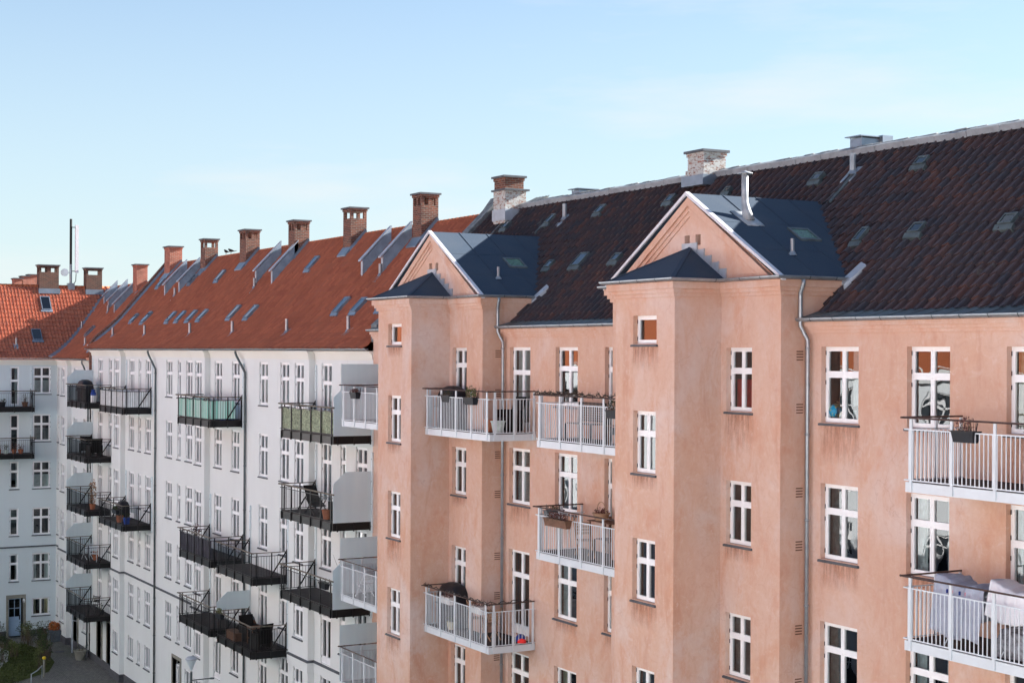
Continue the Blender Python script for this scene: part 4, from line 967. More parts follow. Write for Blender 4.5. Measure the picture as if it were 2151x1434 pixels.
for a, b, c_, d in ((19.83, 19.90, -16.65, -15.5), (20.55, 20.62, -16.65, -15.5), (19.90, 20.55, -15.57, -15.5), (20.21, 20.25, -16.65, -15.57), (19.90, 20.55, -16.14, -16.10)): p.box(xd-.05, xd, a, b, c_, d)
p.box(xd, xd+.02, 19.95, 20.5, -17.7, -17.66); p.box(xd, xd+.02, 19.95, 20.5, -16.85, -16.81); p.box(xd, xd+.05, 20.50, 20.56, -16.85, -16.55, 1)
M['bluedoor'] = simple('pale blue door paint', (.36, .50, .66), .5, 0, .08, 3)
do = p.build('door', ['bluedoor', 'black'], dw); 
p = MB(); p.quad((xd-.03, 19.9, -16.65), (xd-.03, 20.55, -16.65), (xd-.03, 20.55, -15.57), (xd-.03, 19.9, -15.57)); p.build('pane', 'glass', dw)
p = MB(); p.lathe([(.0, -.13), (.07, -.09), (.085, 0), (.05, .1), (0, .12)], 10, (XA+.12, 20.72, -15.62)); p.bar((XA+.04, 20.72, -15.5), (XA+.14, 20.72, -15.5), .02, .02); p.build('wall_lantern', 'whiteplastic', le, True)
pathA = [(XA, D0), (XA, 4)]
cm = MB()
for o_, z0_, z1_ in ((.02, -.92, -.86), (.045, -.86, -.73), (.10, -.73, -.65), (.17, -.65, -.59)): cm.sweep(pathA, [(0, z0_), (o_, z0_), (o_+.004, z1_), (0, z1_)])
cm.build('cornice', 'cream', le)
cm = MB(); cm.sweep(pathA, [(0, -12.32), (.06, -12.32), (.06, -12.26), (0, -12.23)]); cm.build('string_course', 'slate', le)
cm = MB(); cm.sweep([(XA, D0), (XA, 20.86)], [(0, G), (.05, G), (.05, -17.5), (0, -17.48)]); cm.sweep([(XA, 19.66), (XA, 4)], [(0, G), (.05, G), (.05, -17.5), (0, -17.48)]); cm.build('plinth', 'plinth', le)
gutter(le, [(XA, D0-.25), (XA, 4)], -.48, .20, .075)
ARP = [(-.4, -.47), (.3, -.08), (1.0, .44), (1.7, 1.08), (4.45, 4.22)]
tile_roof(le, E_, 4, 27.3, ARP, .215, .36, 'tile_red', .055, .03, 6, 12)
bk = MB(); bk.quad((XA-4.45, 4, 4.2), (XA-4.45, 27.3, 4.2), (XA-10, 27.3, -.5), (XA-10, 4, -.5)); bk.quad((XA, 4, G), (XA-10, 4, G), (XA-10, 4, -.5), (XA, 4, -.5)); bk.build('rear_roof', 'tile_red', le)
rd = MB(); y = 4.
while y < 27.2: rd.tube([(XA-4.45, y, 4.2), (XA-4.45, y+.37, 4.215)], .11, 7); y += .35
rd.build('ridge_tiles', 'tile_opp', le, True)
for y0, y1, zt, ho in ((22.45, 23.71, 5.62, 'x'), (25.5, 26.55, 5.52, 's')):
    ch = chimney(le, XA-4.8, XA-4.05, y0, y1, 3.3, zt, 'brick_dark', ho)
    # smoke slots seen against the sky
    f = MB(); f.box(XA-4.2, XA-3.9, y0-.06, y1+.06, 3.72, 4.05); f.build('flashing', 'zinc', ch)
skylight(le, E_, 22.7, 3.0, 3.75, ARP, .60); skylight(le, E_, 21.75, 1.15, 1.85, ARP, .58)
for u, d in ((25.7, 2.6), (20.35, .75)): vent(le, E_, u, d, ARP, .55, .07)
for z, zc in ((-3.80, 0), (-6.69, 1)): balcony(le, 4.6, 1.42, (XA, 16.45, z), 'black', E=True)
# chimneys of a block beyond
fb_ = thing('apartment_building', 'distant block whose three brick chimneys show above the orange ridge at far left', 'building', (-133, 26, G))
for (a, b, zt) in ((25.7, 26.35, 5.78), (26.3, 26.85, 5.98), (26.85, 27.6, 6.12)): chimney(fb_, -130.6, -129.6, a, b, 3.9, zt, 'brick_new', None)
m_ = MB(); m_.box(-138, -126, 15, 40, G, .5); m_.build('wall', 'brick_new', fb_)
m_ = MB(); m_.poly([(-126, 15, .5), (-126, 40, .5), (-131, 40, 4.3), (-131, 15, 4.3)]); m_.poly([(-138, 40, .5), (-138, 15, .5), (-131, 15, 4.3), (-131, 40, 4.3)]); m_.poly([(-126, 15, .5), (-131, 15, 4.3), (-138, 15, .5)]); m_.poly([(-126, 40, .5), (-131, 40, 4.3), (-138, 40, .5)]); m_.build('roof', 'tile_red', fb_)

# ================================================================== OPPOSITE ROW (mirrored in the windows)
ob = thing('apartment_building', 'cream apartment row with bright orange roof, mirrored in the pink building windows', 'building', (-60, -6, G))
m_ = MB(); fo = lambda u, d, z: (u, -2.6-d, z)
ops = []; x = -138
while x < 38: ops += [(x, x+1.2, z-1.7, z) for z in (-1.6, -4.6, -7.6, -10.6, -13.6)]; x += 2.9
wall_grid(m_, fo, -140, 40, G, -.75, ops, .2); m_.quad((-140, -12, G), (40, -12, G), (40, -12, -.7), (-140, -12, -.7)); m_.quad((-140, -12, G), (-140, -2.6, G), (-140, -2.6, -.7), (-140, -12, -.7)); m_.build('wall', plaster_white('sunlit pale plaster', (.72, .76, .78)), ob)
m_ = MB(); m_.quad((-140, -2.81, G), (40, -2.81, G), (40, -2.81, -1), (-140, -2.81, -1)); m_.build('pane', simple('opposite window glass', (.05, .06, .07), .3), ob)
m_ = MB()
for a, b, c_, d in ops: m_.box(a, b, -2.76, -2.72, (c_+d)/2+.15, (c_+d)/2+.24); m_.box((a+b)/2-.05, (a+b)/2+.05, -2.765, -2.72, c_, d); m_.box(a, a+.08, -2.77, -2.72, c_, d); m_.box(b-.08, b, -2.77, -2.72, c_, d); m_.box(a+.08, b-.08, -2.77, -2.72, c_, c_+.09); m_.box(a+.08, b-.08, -2.77, -2.72, d-.09, d)
o_ = m_.build('window_frames', 'frame', ob); o_['kind'] = 'stuff'
m_ = MB(); m_.quad((-140, -2.3, -.85), (40, -2.3, -.85), (40, -7.3, 4.2), (-140, -7.3, 4.2)); m_.quad((-140, -12.3, -.85), (-140, -7.3, 4.2), (40, -7.3, 4.2), (40, -12.3, -.85)); m_.build('roof', 'tile_opp', ob)
m_ = MB(); m_.box(-140, 40, -2.6, -2.35, -1.05, -.75); m_.build('cornice', 'white', ob)

# ================================================================== THINGS ON BALCONIES, ROOFS AND IN THE COURTYARD
rp = random.Random(11)
def leaves(mb, n, c, rx, ry, rz, size, m=0, rnd=rp):
    for _ in range(n):
        while True:
            a, b, d = (rnd.uniform(-1, 1) for _ in range(3))
            if a*a+b*b+d*d <= 1: break
        p = Vector((c[0]+a*rx, c[1]+b*ry, c[2]+d*rz)); u = Vector((rnd.gauss(0, 1), rnd.gauss(0, 1), rnd.gauss(0, 1))).normalized(); v = u.cross(Vector((rnd.gauss(0, 1), rnd.gauss(0, 1), rnd.gauss(0, 1)))).normalized()
        s_ = size*rnd.uniform(.5, 1.2); mb.quad(p-u*s_, p+v*s_*.4, p+u*s_, p-v*s_*.4, m)
def twigs(mb, n, c, r, h, m=0, rad=.006, spread=.5, rnd=rp):
    for _ in range(n):
        t = rnd.uniform(0, 6.28); q = r*math.sqrt(rnd.random()); x, y = c[0]+q*math.cos(t), c[1]+q*math.sin(t); L = h*rnd.uniform(.5, 1)
        dx, dy = rnd.gauss(0, spread)*L*.4, rnd.gauss(0, spread)*L*.4
        mb.tube([(x, y, c[2]), (x+dx*.4, y+dy*.4, c[2]+L*.55), (x+dx, y+dy, c[2]+L)], [rad*1.4, rad, rad*.4], 4, m)
def rail_box(label, loc, L=.5, pot='plastic', plant='heather', h=.28, group=None, rz=0, bushy=40):
    t = thing('planter_box', label, 'planter', loc, rz, group); m_ = MB()
    m_.hexa([(-L/2+.03, -.07, 0), (L/2-.03, -.07, 0), (L/2-.03, .07, 0), (-L/2+.03, .07, 0), (-L/2, -.1, .19), (L/2, -.1, .19), (L/2, .1, .19), (-L/2, .1, .19)])
    m_.box(-L/2-.015, L/2+.015, -.115, .115, .19, .215)
    for x in (-L*.28, L*.28): m_.bar((x, .1, .19), (x, .14, .36), .015)
    part('trough', m_, pot, t); p = MB(); twigs(p, 16, (0, 0, .2), L*.42, h, 0); leaves(p, bushy*3, (0, 0, .2+h*.45), L*.46, .12, h*.55, .035, 1); part('plant', p, ['stem', plant], t); return t
def pot(label, loc, r=.15, h=.28, mat='terra', plant=None, ph=.5, n=60, cat='plant pot', size=.05, group=None):
    t = thing('plant_pot', label, cat, loc, 0, group); m_ = MB(); m_.lathe([(0, 0), (r*.7, 0), (r*.98, h*.9), (r*1.06, h*.9), (r*1.06, h), (r*.9, h), (r*.85, h*.88), (0, h*.88)], 16); part('pot', m_, mat, t, False)
    if plant: p = MB(); twigs(p, 9, (0, 0, h*.85), r*.5, ph, 0, .007); leaves(p, n, (0, 0, h+ph*.5), r*1.3, r*1.3, ph*.55, size, 1); part('plant', p, ['stem', plant], t)
    return t
def grill(label, loc, w=1.0, d=.6, h=1.2, rz=0):
    t = thing('covered_grill', label, 'covered grill', loc, rz); m_ = MB()
    prof = [(0, 1.0, 1.0), (h*.45, 1.0, 1.0), (h*.62, 1.08, 1.05), (h*.8, 1.0, .98), (h*.93, .78, .75), (h, .35, .35)]; N = 24; base = 0
    for z, a, b in prof:
        for k in range(N):
            q = 2*math.pi*k/N; c_, s_ = math.cos(q), math.sin(q); e = .45
            m_.v.append((w/2*a*math.copysign(abs(c_)**e, c_)+rp.gauss(0, .008), d/2*b*math.copysign(abs(s_)**e, s_)+rp.gauss(0, .008), z))
    for i in range(len(prof)-1):
        for k in range(N): m_.f.append((i*N+k, i*N+(k+1) % N, (i+1)*N+(k+1) % N, (i+1)*N+k)); m_.m.append(0)
    m_.f.append(tuple((len(prof)-1)*N+k for k in range(N))); m_.m.append(0)
    part('cover', m_, 'cover', t, True); f = MB()
    for x in (-w*.38, w*.38): f.tube([(x, -d*.3, -.0), (x, d*.3, 0.0)], .035, 8)
    f.bar((-w/2-.02, -d*.52, h*.5), (w/2+.02, -d*.52, h*.5), .012, .03); part('strap', f, 'black', t); return t
def fold_chair(label, loc, rz=0, mat='wood', group=None, frame=None):
    t = thing('folding_chair', label, 'chair', loc, rz, group); frame = frame or mat
    st = MB(); [st.box(-.2, .2, -.2+k*.075, -.2+k*.075+.055, .44, .46) for k in range(6)]; part('seat', st, mat, t)
    bk = MB(); [bk.box(-.2, .2, .19+.02*k, .205+.02*k, .58+k*.085, .64+k*.085) for k in range(4)]; part('backrest', bk, mat, t)
    for s_ in (-1, 1):
        l = MB(); l.bar((s_*.215, -.24, 0), (s_*.215, .27, .95), .022, .03); part('leg', l, frame, t)
        l = MB(); l.bar((s_*.19, .26, 0), (s_*.19, -.2, .44), .022, .03); part('leg', l, frame, t)
    return t
def armchair(label, loc, rz=0, mat='wicker', group=None):
    t = thing('wicker_armchair', label, 'armchair', loc, rz, group)
    a = MB(); a.box(-.3, .3, -.28, .28, .22, .40); part('seat', a, mat, t); a = MB(); a.hexa([(-.3, .22, .40), (.3, .22, .40), (.3, .29, .40), (-.3, .29, .40), (-.32, .36, 1.02), (.32, .36, 1.02), (.32, .42, 1.02), (-.32, .42, 1.02)]); part('backrest', a, mat, t)
    for s_ in (-1, 1):
        a = MB(); a.box(s_*.335-.035, s_*.335+.035, -.28, .3, .02, .64); part('armrest', a, mat, t)
    return t
def table(label, loc, w=.7, d=.6, h=.72, mat='wood', group=None, name='balcony_table'):
    t = thing(name, label, 'table', loc, 0, group); a = MB(); n = 7
    for k in range(n): a.box(-w/2, w/2, -d/2+d*k/n, -d/2+d*(k+.86)/n, h-.02, h)
    part('tabletop', a, mat, t)
    for x, y in ((-1, -1), (1, -1), (-1, 1), (1, 1)): l = MB(); l.bar((x*w*.45, y*d*.42, 0), (x*w*.42, y*d*.42, h-.02), .03); part('leg', l, mat, t)
    return t
def garland(label, pts, n=150, seed=1):
    rr = random.Random(seed); t = thing('garland', label, 'garland', pts[0]); m_ = MB(); o = Vector(pts[0]); P = []
    for i in range(len(pts)-1):
        a, b = Vector(pts[i]), Vector(pts[i+1]); k = max(4, int((b-a).length/.05))
        for j in range(k): P.append(a+(b-a)*j/k-o+Vector((rr.gauss(0, .012), rr.gauss(0, .012), .02+.03*math.sin(j*.8)+rr.gauss(0, .01))))
    m_.tube(P, .012, 5); part('wire', m_, 'black', t); m_ = MB()
    for _ in range(n): p = rr.choice(P[2:-2]); d = Vector((rr.gauss(0, 1), rr.gauss(0, 1), rr.gauss(0, 1))).normalized()*rr.uniform(.05, .1); m_.tube([p, p+d], [.007, .003], 4)
    part('twig', m_, 'stem', t)['kind'] = 'stuff'; return t
YR = D0-1.53
# top balcony beside the left tower
grill('black covered barbecue on the upper balcony beside the left stair tower', (-43.55, 21.8, -2.31), 1.15, .62, 1.28)
rail_box('dark flower box hung in front of the covered barbecue, nearly bare', (-42.75, YR+.05, -1.50), .55, 'plastic', 'leaf', .14, None, 0, 12)
rail_box('dark flower box with a bushy olive green shrub on the upper left balcony', (-40.95, YR-.09, -1.52), .62, 'plastic', 'leafy', .36, None, 0, 90)
pot('terracotta pot on the deck of the upper left pink balcony', (-40.75, 21.6, -2.31), .19, .36, 'terra')
pot('pale glazed round pot beside the terracotta pot by the white balcony door', (-40.25, 21.62, -2.31), .21, .34, 'mintpot')
armchair('black wicker armchair behind the two pots on the upper left pink balcony', (-40.75, 22.25, -2.31), R(0))
# lower balcony beside the left tower
grill('black covered barbecue on the lower balcony beside the left stair tower', (-43.5, 21.85, -8.41), 1.25, .62, 1.32)
fold_chair('pale slatted folding chair, left one of the pair on the lower left pink balcony', (-42.1, 21.9, -8.41), R(80), 'wood', 'folding chairs on the lower left pink balcony')
fold_chair('pale slatted folding chair, right one of the pair on the lower left pink balcony', (-40.9, 21.75, -8.41), R(-80), 'wood', 'folding chairs on the lower left pink balcony')
table('small brown slatted table between two pale folding chairs', (-41.5, 21.85, -8.41), .6, .6, .72, 'browndeck')
rail_box('white flower box inside the lower left balcony rail, nearer the barbecue', (-42.9, YR+.16, -7.62), .62, 'whiteplastic', 'heather', .14, None, 0, 30)
rail_box('white flower box inside the lower left balcony rail, nearer the front corner', (-40.9, YR+.16, -7.62), .66, 'whiteplastic', 'heather', .2, None, 0, 45)
pot('small pale pot with green leaves on the lower left pink balcony deck', (-42.95, 21.5, -8.41), .15, .24, 'ccream', 'leafy', .25, 40)
garland('thin dark string of lights wound on the lower left balcony handrail', [(-44.2, YR-.03, -7.2), (-39.95, YR-.03, -7.2), (-39.93, D0-.1, -7.2)], 60, 4)
t = thing('bundle', 'small dark blue and red bundle on the deck by the lower balcony door', 'bundle', (-40.15, 22.35, -8.41)); m_ = MB(); m_.lathe([(0, 0), (.16, .02), (.17, .12), (.08, .22), (0, .23)], 10); part('bag', m_, 'blue', t, True); m_ = MB(); m_.lathe([(0, 0), (.13, .02), (.12, .1), (0, .15)], 10, (.22, -.08, 0)); part('cloth', m_, 'redcloth', t, True)
# middle balconies
def bench(label, loc, w=1.5, mat='browndeck', lattice=True):
    t = thing('garden_bench', label, 'bench', loc); a = MB(); [a.box(-w/2, w/2, -.22+.09*k, -.22+.09*k+.07, .42, .44) for k in range(5)]; part('seat', a, mat, t); a = MB()
    for k in range(8): a.box(-w/2, w/2, .24, .255, .50+k*.065, .525+k*.065)
    for k in range(int(w/.07)+1): a.box(-w/2+k*.07, -w/2+k*.07+.02, .255, .268, .46, 1.0)
    part('backrest', a, mat, t)
    for x, y, h in ((-1, -1, .42), (1, -1, .42), (-1, 1, 1.0), (1, 1, 1.0)): l = MB(); l.box(x*w/2-.025, x*w/2+.025, y*.23-.025, y*.23+.025, 0, h); part('leg', l, mat, t)
    return t
bench('black garden bench with a lattice back on the upper middle pink balcony', (-36.2, 22.1, -2.32), 1.3, 'black')
armchair('black wicker armchair on the upper middle balcony, beside the lattice bench', (-34.5, 22.15, -2.32), R(0))
table('low slatted grey brown table on the upper middle pink balcony', (-33.5, 21.7, -2.32), .9, .7, .5, 'browndeck')
garland('spiky dark twig garland wound along the upper middle balcony handrail', [(-37.2, D0-.2, -1.10), (-37.25, YR-.03, -1.10), (-32.6, YR-.03, -1.10)], 420, 2)
rail_box('dark flower box with green plant at the tower end of the upper middle balcony', (-33.15, YR-.1, -1.62), .5, 'plastic', 'leaf', .28, None, 0, 60)
rail_box('long brown wooden flower box with dried heather on the lower middle balcony rail', (-35.85, YR-.13, -4.58), 1.15, 'browndeck', 'heather', .20, None, 0, 90)
rail_box('short grey flower box on the left side rail of the lower middle balcony', (-37.33, 21.8, -4.50), .55, 'conc', 'leaf', .14, None, R(90), 30)
table('tall dark wooden table carrying the wicker basket on the lower middle balcony', (-34.5, 21.75, -5.35), 1.1, .55, 1.02, 'browndeck')
t = thing('wicker_basket', 'brown wicker basket with a hoop handle and purple flowers on the tall table', 'basket', (-34.75, 21.72, -4.33)); m_ = MB(); m_.lathe([(0, 0), (.15, 0), (.22, .17), (.24, .17), (.24, .2), (.2, .2), (.18, .05), (0, .05)], 16); part('bowl', m_, 'wood', t); m_ = MB(); m_.tube([(.22*math.cos(a), 0, .18+.3*math.sin(a)) for a in [math.pi*k/12 for k in range(13)]], .013, 6); part('handle', m_, 'wood', t); m_ = MB(); leaves(m_, 90, (0, 0, .25), .19, .19, .09, .045); part('flowers', m_, 'heather', t)
bench('brown slatted bench against the wall of the lower middle balcony', (-35.2, 22.35, -5.35), 1.0, 'browndeck')
fold_chair('pale folding chair under the flower basket on the lower middle balcony', (-35.4, 21.6, -5.35), R(75), 'wood')
# right balconies
rail_box('dark hanging flower box with bare reddish brown twigs on the upper right balcony', (-21.35, YR+.02, -1.60), .55, 'plastic', 'heather', .30, None, 0, 26)
t = thing('storage_cabinet', 'tall black cabinet against the wall on the upper right balcony', 'cabinet', (-20.35, 22.35, -2.4)); m_ = MB(); m_.box(-.42, .42, -.26, .26, .04, 1.0); m_.hexa([(-.44, -.28, 1.0), (.44, -.28, 1.0), (.44, .28, 1.0), (-.44, .28, 1.0), (-.36, -.2, 1.07), (.36, -.2, 1.07), (.36, .2, 1.07), (-.36, .2, 1.07)]); part('body', m_, 'cover', t); m_ = MB(); m_.box(-.39, -.01, -.275, -.26, .1, .95); part('door', m_, 'plastic', t); m_ = MB(); m_.box(.01, .39, -.275, -.26, .1, .95); part('door', m_, 'plastic', t)
def cloth(mb, P, nu, nv, f, m=0):
    b = len(mb.v)
    for j in range(nv+1):
        for i in range(nu+1): mb.v.append(tuple(f(i/nu, j/nv)))
    for j in range(nv):
        for i in range(nu): a = b+j*(nu+1)+i; mb.f.append((a, a+1, a+nu+2, a+nu+1)); mb.m.append(m)
t = thing('drying_rack', 'white folding drying rack standing under the sheets on the lower right balcony', 'drying rack', (-21.3, 21.75, -5.43)); m_ = MB()
for k in range(8): m_.tube([(-.85, -.27+k*.077, 1.02), (.85, -.27+k*.077, 1.02)], .006, 6)
part('rods', m_, 'wmetal', t)
for x in (-.7, .7):
    for s_ in (-1, 1): l = MB(); l.tube([(x, s_*.42, 0), (x+.05, -s_*.28, 1.02)], .012, 6); part('leg', l, 'wmetal', t)
m_ = MB(); m_.tube([(-.85, -.28, 1.02), (.85, -.28, 1.02), (.85, .28, 1.02), (-.85, .28, 1.02), (-.85, -.28, 1.02)], .011, 6); part('frame', m_, 'wmetal', t)
M['sheet'] = simple('grey blue cotton sheet', (.40, .43, .52), .95, 0, .12, 5, .1, .02); M['wsheet'] = simple('white cotton sheet', (.78, .78, .82), .95, 0, .05, 5, .1, .01); M['foil'] = simple('crumpled plastic wrap', (.25, .26, .29), .18, 0, .6, 7, .8, .05)
for nm, lab, x0_, x1_, mt, zt_, drop, sd in (('bed_sheet', 'crumpled grey blue bed sheet hung over the left half of the drying rack', -22.3, -21.1, 'sheet', -4.33, .85, 1), ('bed_sheet', 'white bed sheet draped over the right end of the drying rack', -20.95, -19.5, 'wsheet', -4.25, .5, 2)):
    t = thing(nm, lab, 'bed sheet', (x0_, 21.7, -5.43)); m_ = MB(); W_ = x1_-x0_
    def f(u, v):
        a = (v-.5)*2; y = max(-.30, min(.30, a*.85)); z = (zt_+5.43)+.10*math.cos(a*1.2)*(1+.6*math.sin(u*5+sd))-max(0, abs(a)-.36)*drop*1.75*(1 if a < 0 else .7)
        wv = .035*math.sin(u*17+v*3+sd)+.02*math.sin(u*39+v*7)
        return Vector((u*W_+(.12*(v-.5) if sd == 1 else 0)+.05*math.sin(v*6), y-(max(0, abs(a)-.36)*.12+wv*(.3+abs(a)))*(1 if a < 0 else -1), z+wv*.6+.04*math.sin(u*9+sd)))
    cloth(m_, None, 34, 30, f); part('cloth', m_, mt, t, True)
    t.children[0].modifiers.new('thick', 'SOLIDIFY').thickness = .006
    if sd == 1:
        for k in range(5): p = MB(); p.box(.3+k*.16, .315+k*.16, -.33, -.29, .98, 1.05); part('clothes_peg', p, 'redcloth' if k % 2 else 'blue', t)
t = thing('wrapped_furniture', 'low furniture wrapped in crumpled clear plastic on the lower right balcony', 'wrapped furniture', (-20.3, 21.75, -5.43)); m_ = MB()
def f(u, v):
    a, b = u*2*math.pi, v*math.pi*.5; e = .5; n = .03*math.sin(u*31)*math.cos(v*17)+.02*math.sin(u*63+v*9)
    sg = lambda q: math.copysign(abs(q)**e, q)
    return Vector(((.62+n)*sg(math.cos(a))*math.cos(b)**.4, (.34+n)*sg(math.sin(a))*math.cos(b)**.4, (.52+n)*math.sin(b)**.7))
cloth(m_, None, 60, 14, f); part('wrap', m_, 'foil', t, True)
# things behind the panes of the right window
t = thing('globe', 'blue globe standing behind the lower pane of the window by the right downpipe', 'globe', (-27.02, 22.98, -1.49)); m_ = MB(); m_.lathe([(.17*math.sin(math.pi*k/14), .25-.17*math.cos(math.pi*k/14)) for k in range(15)], 24)
gm = Mat('globe map', .35); ff_ = gm.noise(6, 5, .6); gm.col(gm.mix(gm.rng(ff_, .50, .53), (.01, .22, .38), (.30, .33, .12))); part('ball', m_, gm.m, t, True)
m_ = MB(); m_.tube([(.2*math.sin(a), 0, .25-.2*math.cos(a)) for a in [math.pi*k/14 for k in range(15)]], .012, 6); m_.lathe([(0, 0), (.1, 0), (.1, .015), (.015, .03), (.015, .06), (0, .06)], 14); part('stand', m_, 'wood', t)
t = thing('spotlight', 'small black and silver lamp head in the right pane next to the globe', 'lamp', (-26.35, 22.98, -1.49)); m_ = MB(); m_.tube([(0, 0, .02), (0, 0, .3), (.0, -.03, .33)], .01, 6); m_.lathe([(0, 0), (.07, 0), (.07, .015), (0, .02)], 12); part('stand', m_, 'zinc_light', t); m_ = MB(); m_.tube([(.09, 0, .35), (-.09, 0, .33)], [.055, .04], 14); part('head', m_, 'black', t)
t = thing('shirt', 'white shirt hanging inside the window beside the blue globe', 'shirt', (-26.2, 23.05, -1.4)); m_ = MB(); m_.poly([(-.16, 0, 0), (.16, 0, 0), (.17, .02, .62), (.07, 0, .72), (-.07, 0, .72), (-.17, .02, .62)]); part('cloth', m_, 'wsheet', t)
# balconies left of the left tower
rail_box('dark flower box with dark red heather on the white balcony left of the left tower', (-49.5, YR-.10, -1.58), .52, 'plastic', 'heather', .15, None, 0, 55)
fold_chair('white metal folding chair, nearer one on the third floor white balcony by the left tower', (-48.6, 21.8, -8.39), R(60), 'wmetal')
fold_chair('white metal folding chair, farther one beside the frosted screen and white balcony rail', (-50.0, 21.7, -8.39), R(-70), 'wmetal')
armchair('black garden armchair between the white folding chairs left of the left tower', (-49.3, 22.2, -8.39), 0)
# black balconies of the white building
ZD = lambda z: z+.30
grill('large black covered grill on the topmost black balcony by the fire wall', (-90.5, 21.9, ZD(-3.2)), 1.5, .7, 1.25)
t = thing('gas_bottle', 'white gas bottle with a blue top beside the large covered grill', 'gas bottle', (-88.0, 21.75, ZD(-3.2))); m_ = MB(); m_.lathe([(0, 0), (.15, 0), (.16, .05), (.16, .5), (.12, .58), (0, .6)], 16); part('body', m_, 'whiteplastic', t, True); m_ = MB(); m_.lathe([(.162, .42), (.163, .5), (.125, .6), (.09, .62), (.09, .74), (.1, .74), (.1, .62)], 16); part('collar', m_, 'blue', t, True)
armchair('black armchair, left one on the second black balcony from the top at far left', (-90.2, 21.9, ZD(-6.2)), R(80)); table('dark square table between black armchairs on the far left balconies', (-89.3, 21.9, ZD(-6.2)), .8, .7, .72, 'black'); armchair('black armchair, right one on the second black balcony from the top at far left', (-88.4, 21.9, ZD(-6.2)), R(-80))
pot('tall dried brown plant leaning in a pot on the third far left balcony', (-88.3, 21.8, ZD(-9.13)), .17, .3, 'terra', 'wood', 1.35, 130, 'potted plant', .09)
fold_chair('white bistro chair beside a terracotta pot on the fourth far left balcony', (-88.15, 21.8, ZD(-12.03)), R(70), 'wmetal'); fold_chair('white bistro chair nearest the frosted screen on the fourth far left balcony', (-89.4, 21.8, ZD(-12.03)), R(-70), 'wmetal'); pot('terracotta pot with dry grass between white bistro chairs', (-88.8, 22.1, ZD(-12.03)), .16, .3, 'terra', 'rust', .3, 40)
fold_chair('dark folding chair on the lowest far left balcony', (-88.6, 22.0, ZD(-14.96)), R(40), 'black'); pot('dark green potted plant at the right end of the lowest far left balcony', (-87.8, 22.2, ZD(-14.96)), .16, .25, 'plastic', 'leaf', .4, 60)
grill('small black covered grill on the second column balcony below the white canvas one', (-82.6, 22.0, ZD(-9.17)), .8, .55, 1.0)
pot('orange pot on the black balcony below the white canvas balcony', (-81.4, 21.5, ZD(-9.17)), .2, .35, 'terra', 'leaf', .2, 30); pot('blue pot at the right end of the balcony below the white canvas one', (-80.4, 21.6, ZD(-9.17)), .19, .33, 'blue', 'leaf', .25, 40)
rail_box('dark green box of ivy on the rail of the balcony below the white canvas one', (-80.8, D0-1.49-.1, -8.35), .9, 'plastic', 'leaf', .2, None, 0, 70)
pot('green bushy plant behind the mint striped canvas', (-67.6, 21.6, ZD(-3.27)), .2, .45, 'plastic', 'leafy', .6, 110); pot('dark leafy plant at the left behind the mint striped canvas', (-69.6, 21.6, ZD(-3.27)), .2, .4, 'plastic', 'leaf', .55, 90)
t = thing('blue_box', 'blue storage box by the right end of the mint canvas balcony', 'box', (-66.1, 22.1, ZD(-3.27))); m_ = MB(); m_.box(-.25, .25, -.3, .3, 0, .55); part('body', m_, 'blue', t); m_ = MB(); m_.box(-.27, .27, -.32, .32, .55, .6); part('lid', m_, 'whiteplastic', t)
pot('brown dry grasses rising behind the plum tarpaulin', (-69.0, 21.7, ZD(-9.28)), .2, .5, 'plastic', 'heather', .75, 140, 'potted plant')
armchair('black wicker armchair, left one on the lowest balcony with the frosted side screen', (-62.6, 22.0, ZD(-12.28)), R(100)); armchair('black wicker armchair nearest the right end of the lowest middle balcony', (-60.75, 21.8, ZD(-12.28)), R(-70)); table('brown wooden table between black wicker armchairs', (-61.7, 21.95, ZD(-12.28)), .7, .65, .7, 'browndeck')
t = thing('chiminea', 'dark brown clay garden stove with a domed grey top by the frosted screen', 'garden stove', (-63.3, 22.2, ZD(-12.28))); m_ = MB(); m_.lathe([(0, 0), (.2, 0), (.22, .1), (.3, .35), (.3, .6), (.22, .78), (0, .8)], 16); part('body', m_, 'browndeck', t, True); m_ = MB(); m_.lathe([(.24, .76), (.2, .86), (.09, .98), (.07, 1.05), (0, 1.05)], 16); part('lid', m_, 'grey_pot', t, True)
rail_box('green plant in a dark box on the rail near the frosted screen', (-63.9, D0-1.49-.1, -11.2), .7, 'plastic', 'leafy', .25, None, 0, 60)
t = thing('wooden_box', 'long low dark wooden box on the deck near the frosted screen', 'wooden box', (-63.2, 21.55, ZD(-12.28))); m_ = MB(); m_.box(-.6, .6, -.2, .2, 0, .32); m_.box(-.62, .62, -.22, .22, .28, .34); part('body', m_, 'browndeck', t)
t = thing('deck_chair', 'black reclining deck chair on the balcony below the leafy screen', 'deck chair', (-55.0, 21.9, ZD(-6.32)), R(90)); m_ = MB(); m_.bar((0, -.3, .3), (0, .25, .38), .5, .03); part('seat', m_, 'black', t); m_ = MB(); m_.bar((0, .25, .38), (0, .75, 1.0), .5, .03); part('backrest', m_, 'black', t)
for s_ in (-1, 1): l = MB(); l.bar((s_*.27, -.45, 0), (s_*.27, .4, .55), .03); part('leg', l, 'black', t); l = MB(); l.bar((s_*.27, .5, 0), (s_*.27, -.2, .5), .03); part('leg', l, 'black', t)
pot('terracotta pot on the balcony below the leafy screen', (-53.0, 21.5, ZD(-6.32)), .19, .35, 'terra'); armchair('black slatted chair beside the frosted panel on the balcony below the leafy screen', (-52.9, 22.0, ZD(-6.32)), R(-80))
pot('tall dried climber on a trellis in the corner of the fourth floor balcony', (-52.5, 22.0, ZD(-9.37)), .18, .4, 'plastic', 'wood', 1.7, 170, 'potted plant', .05)
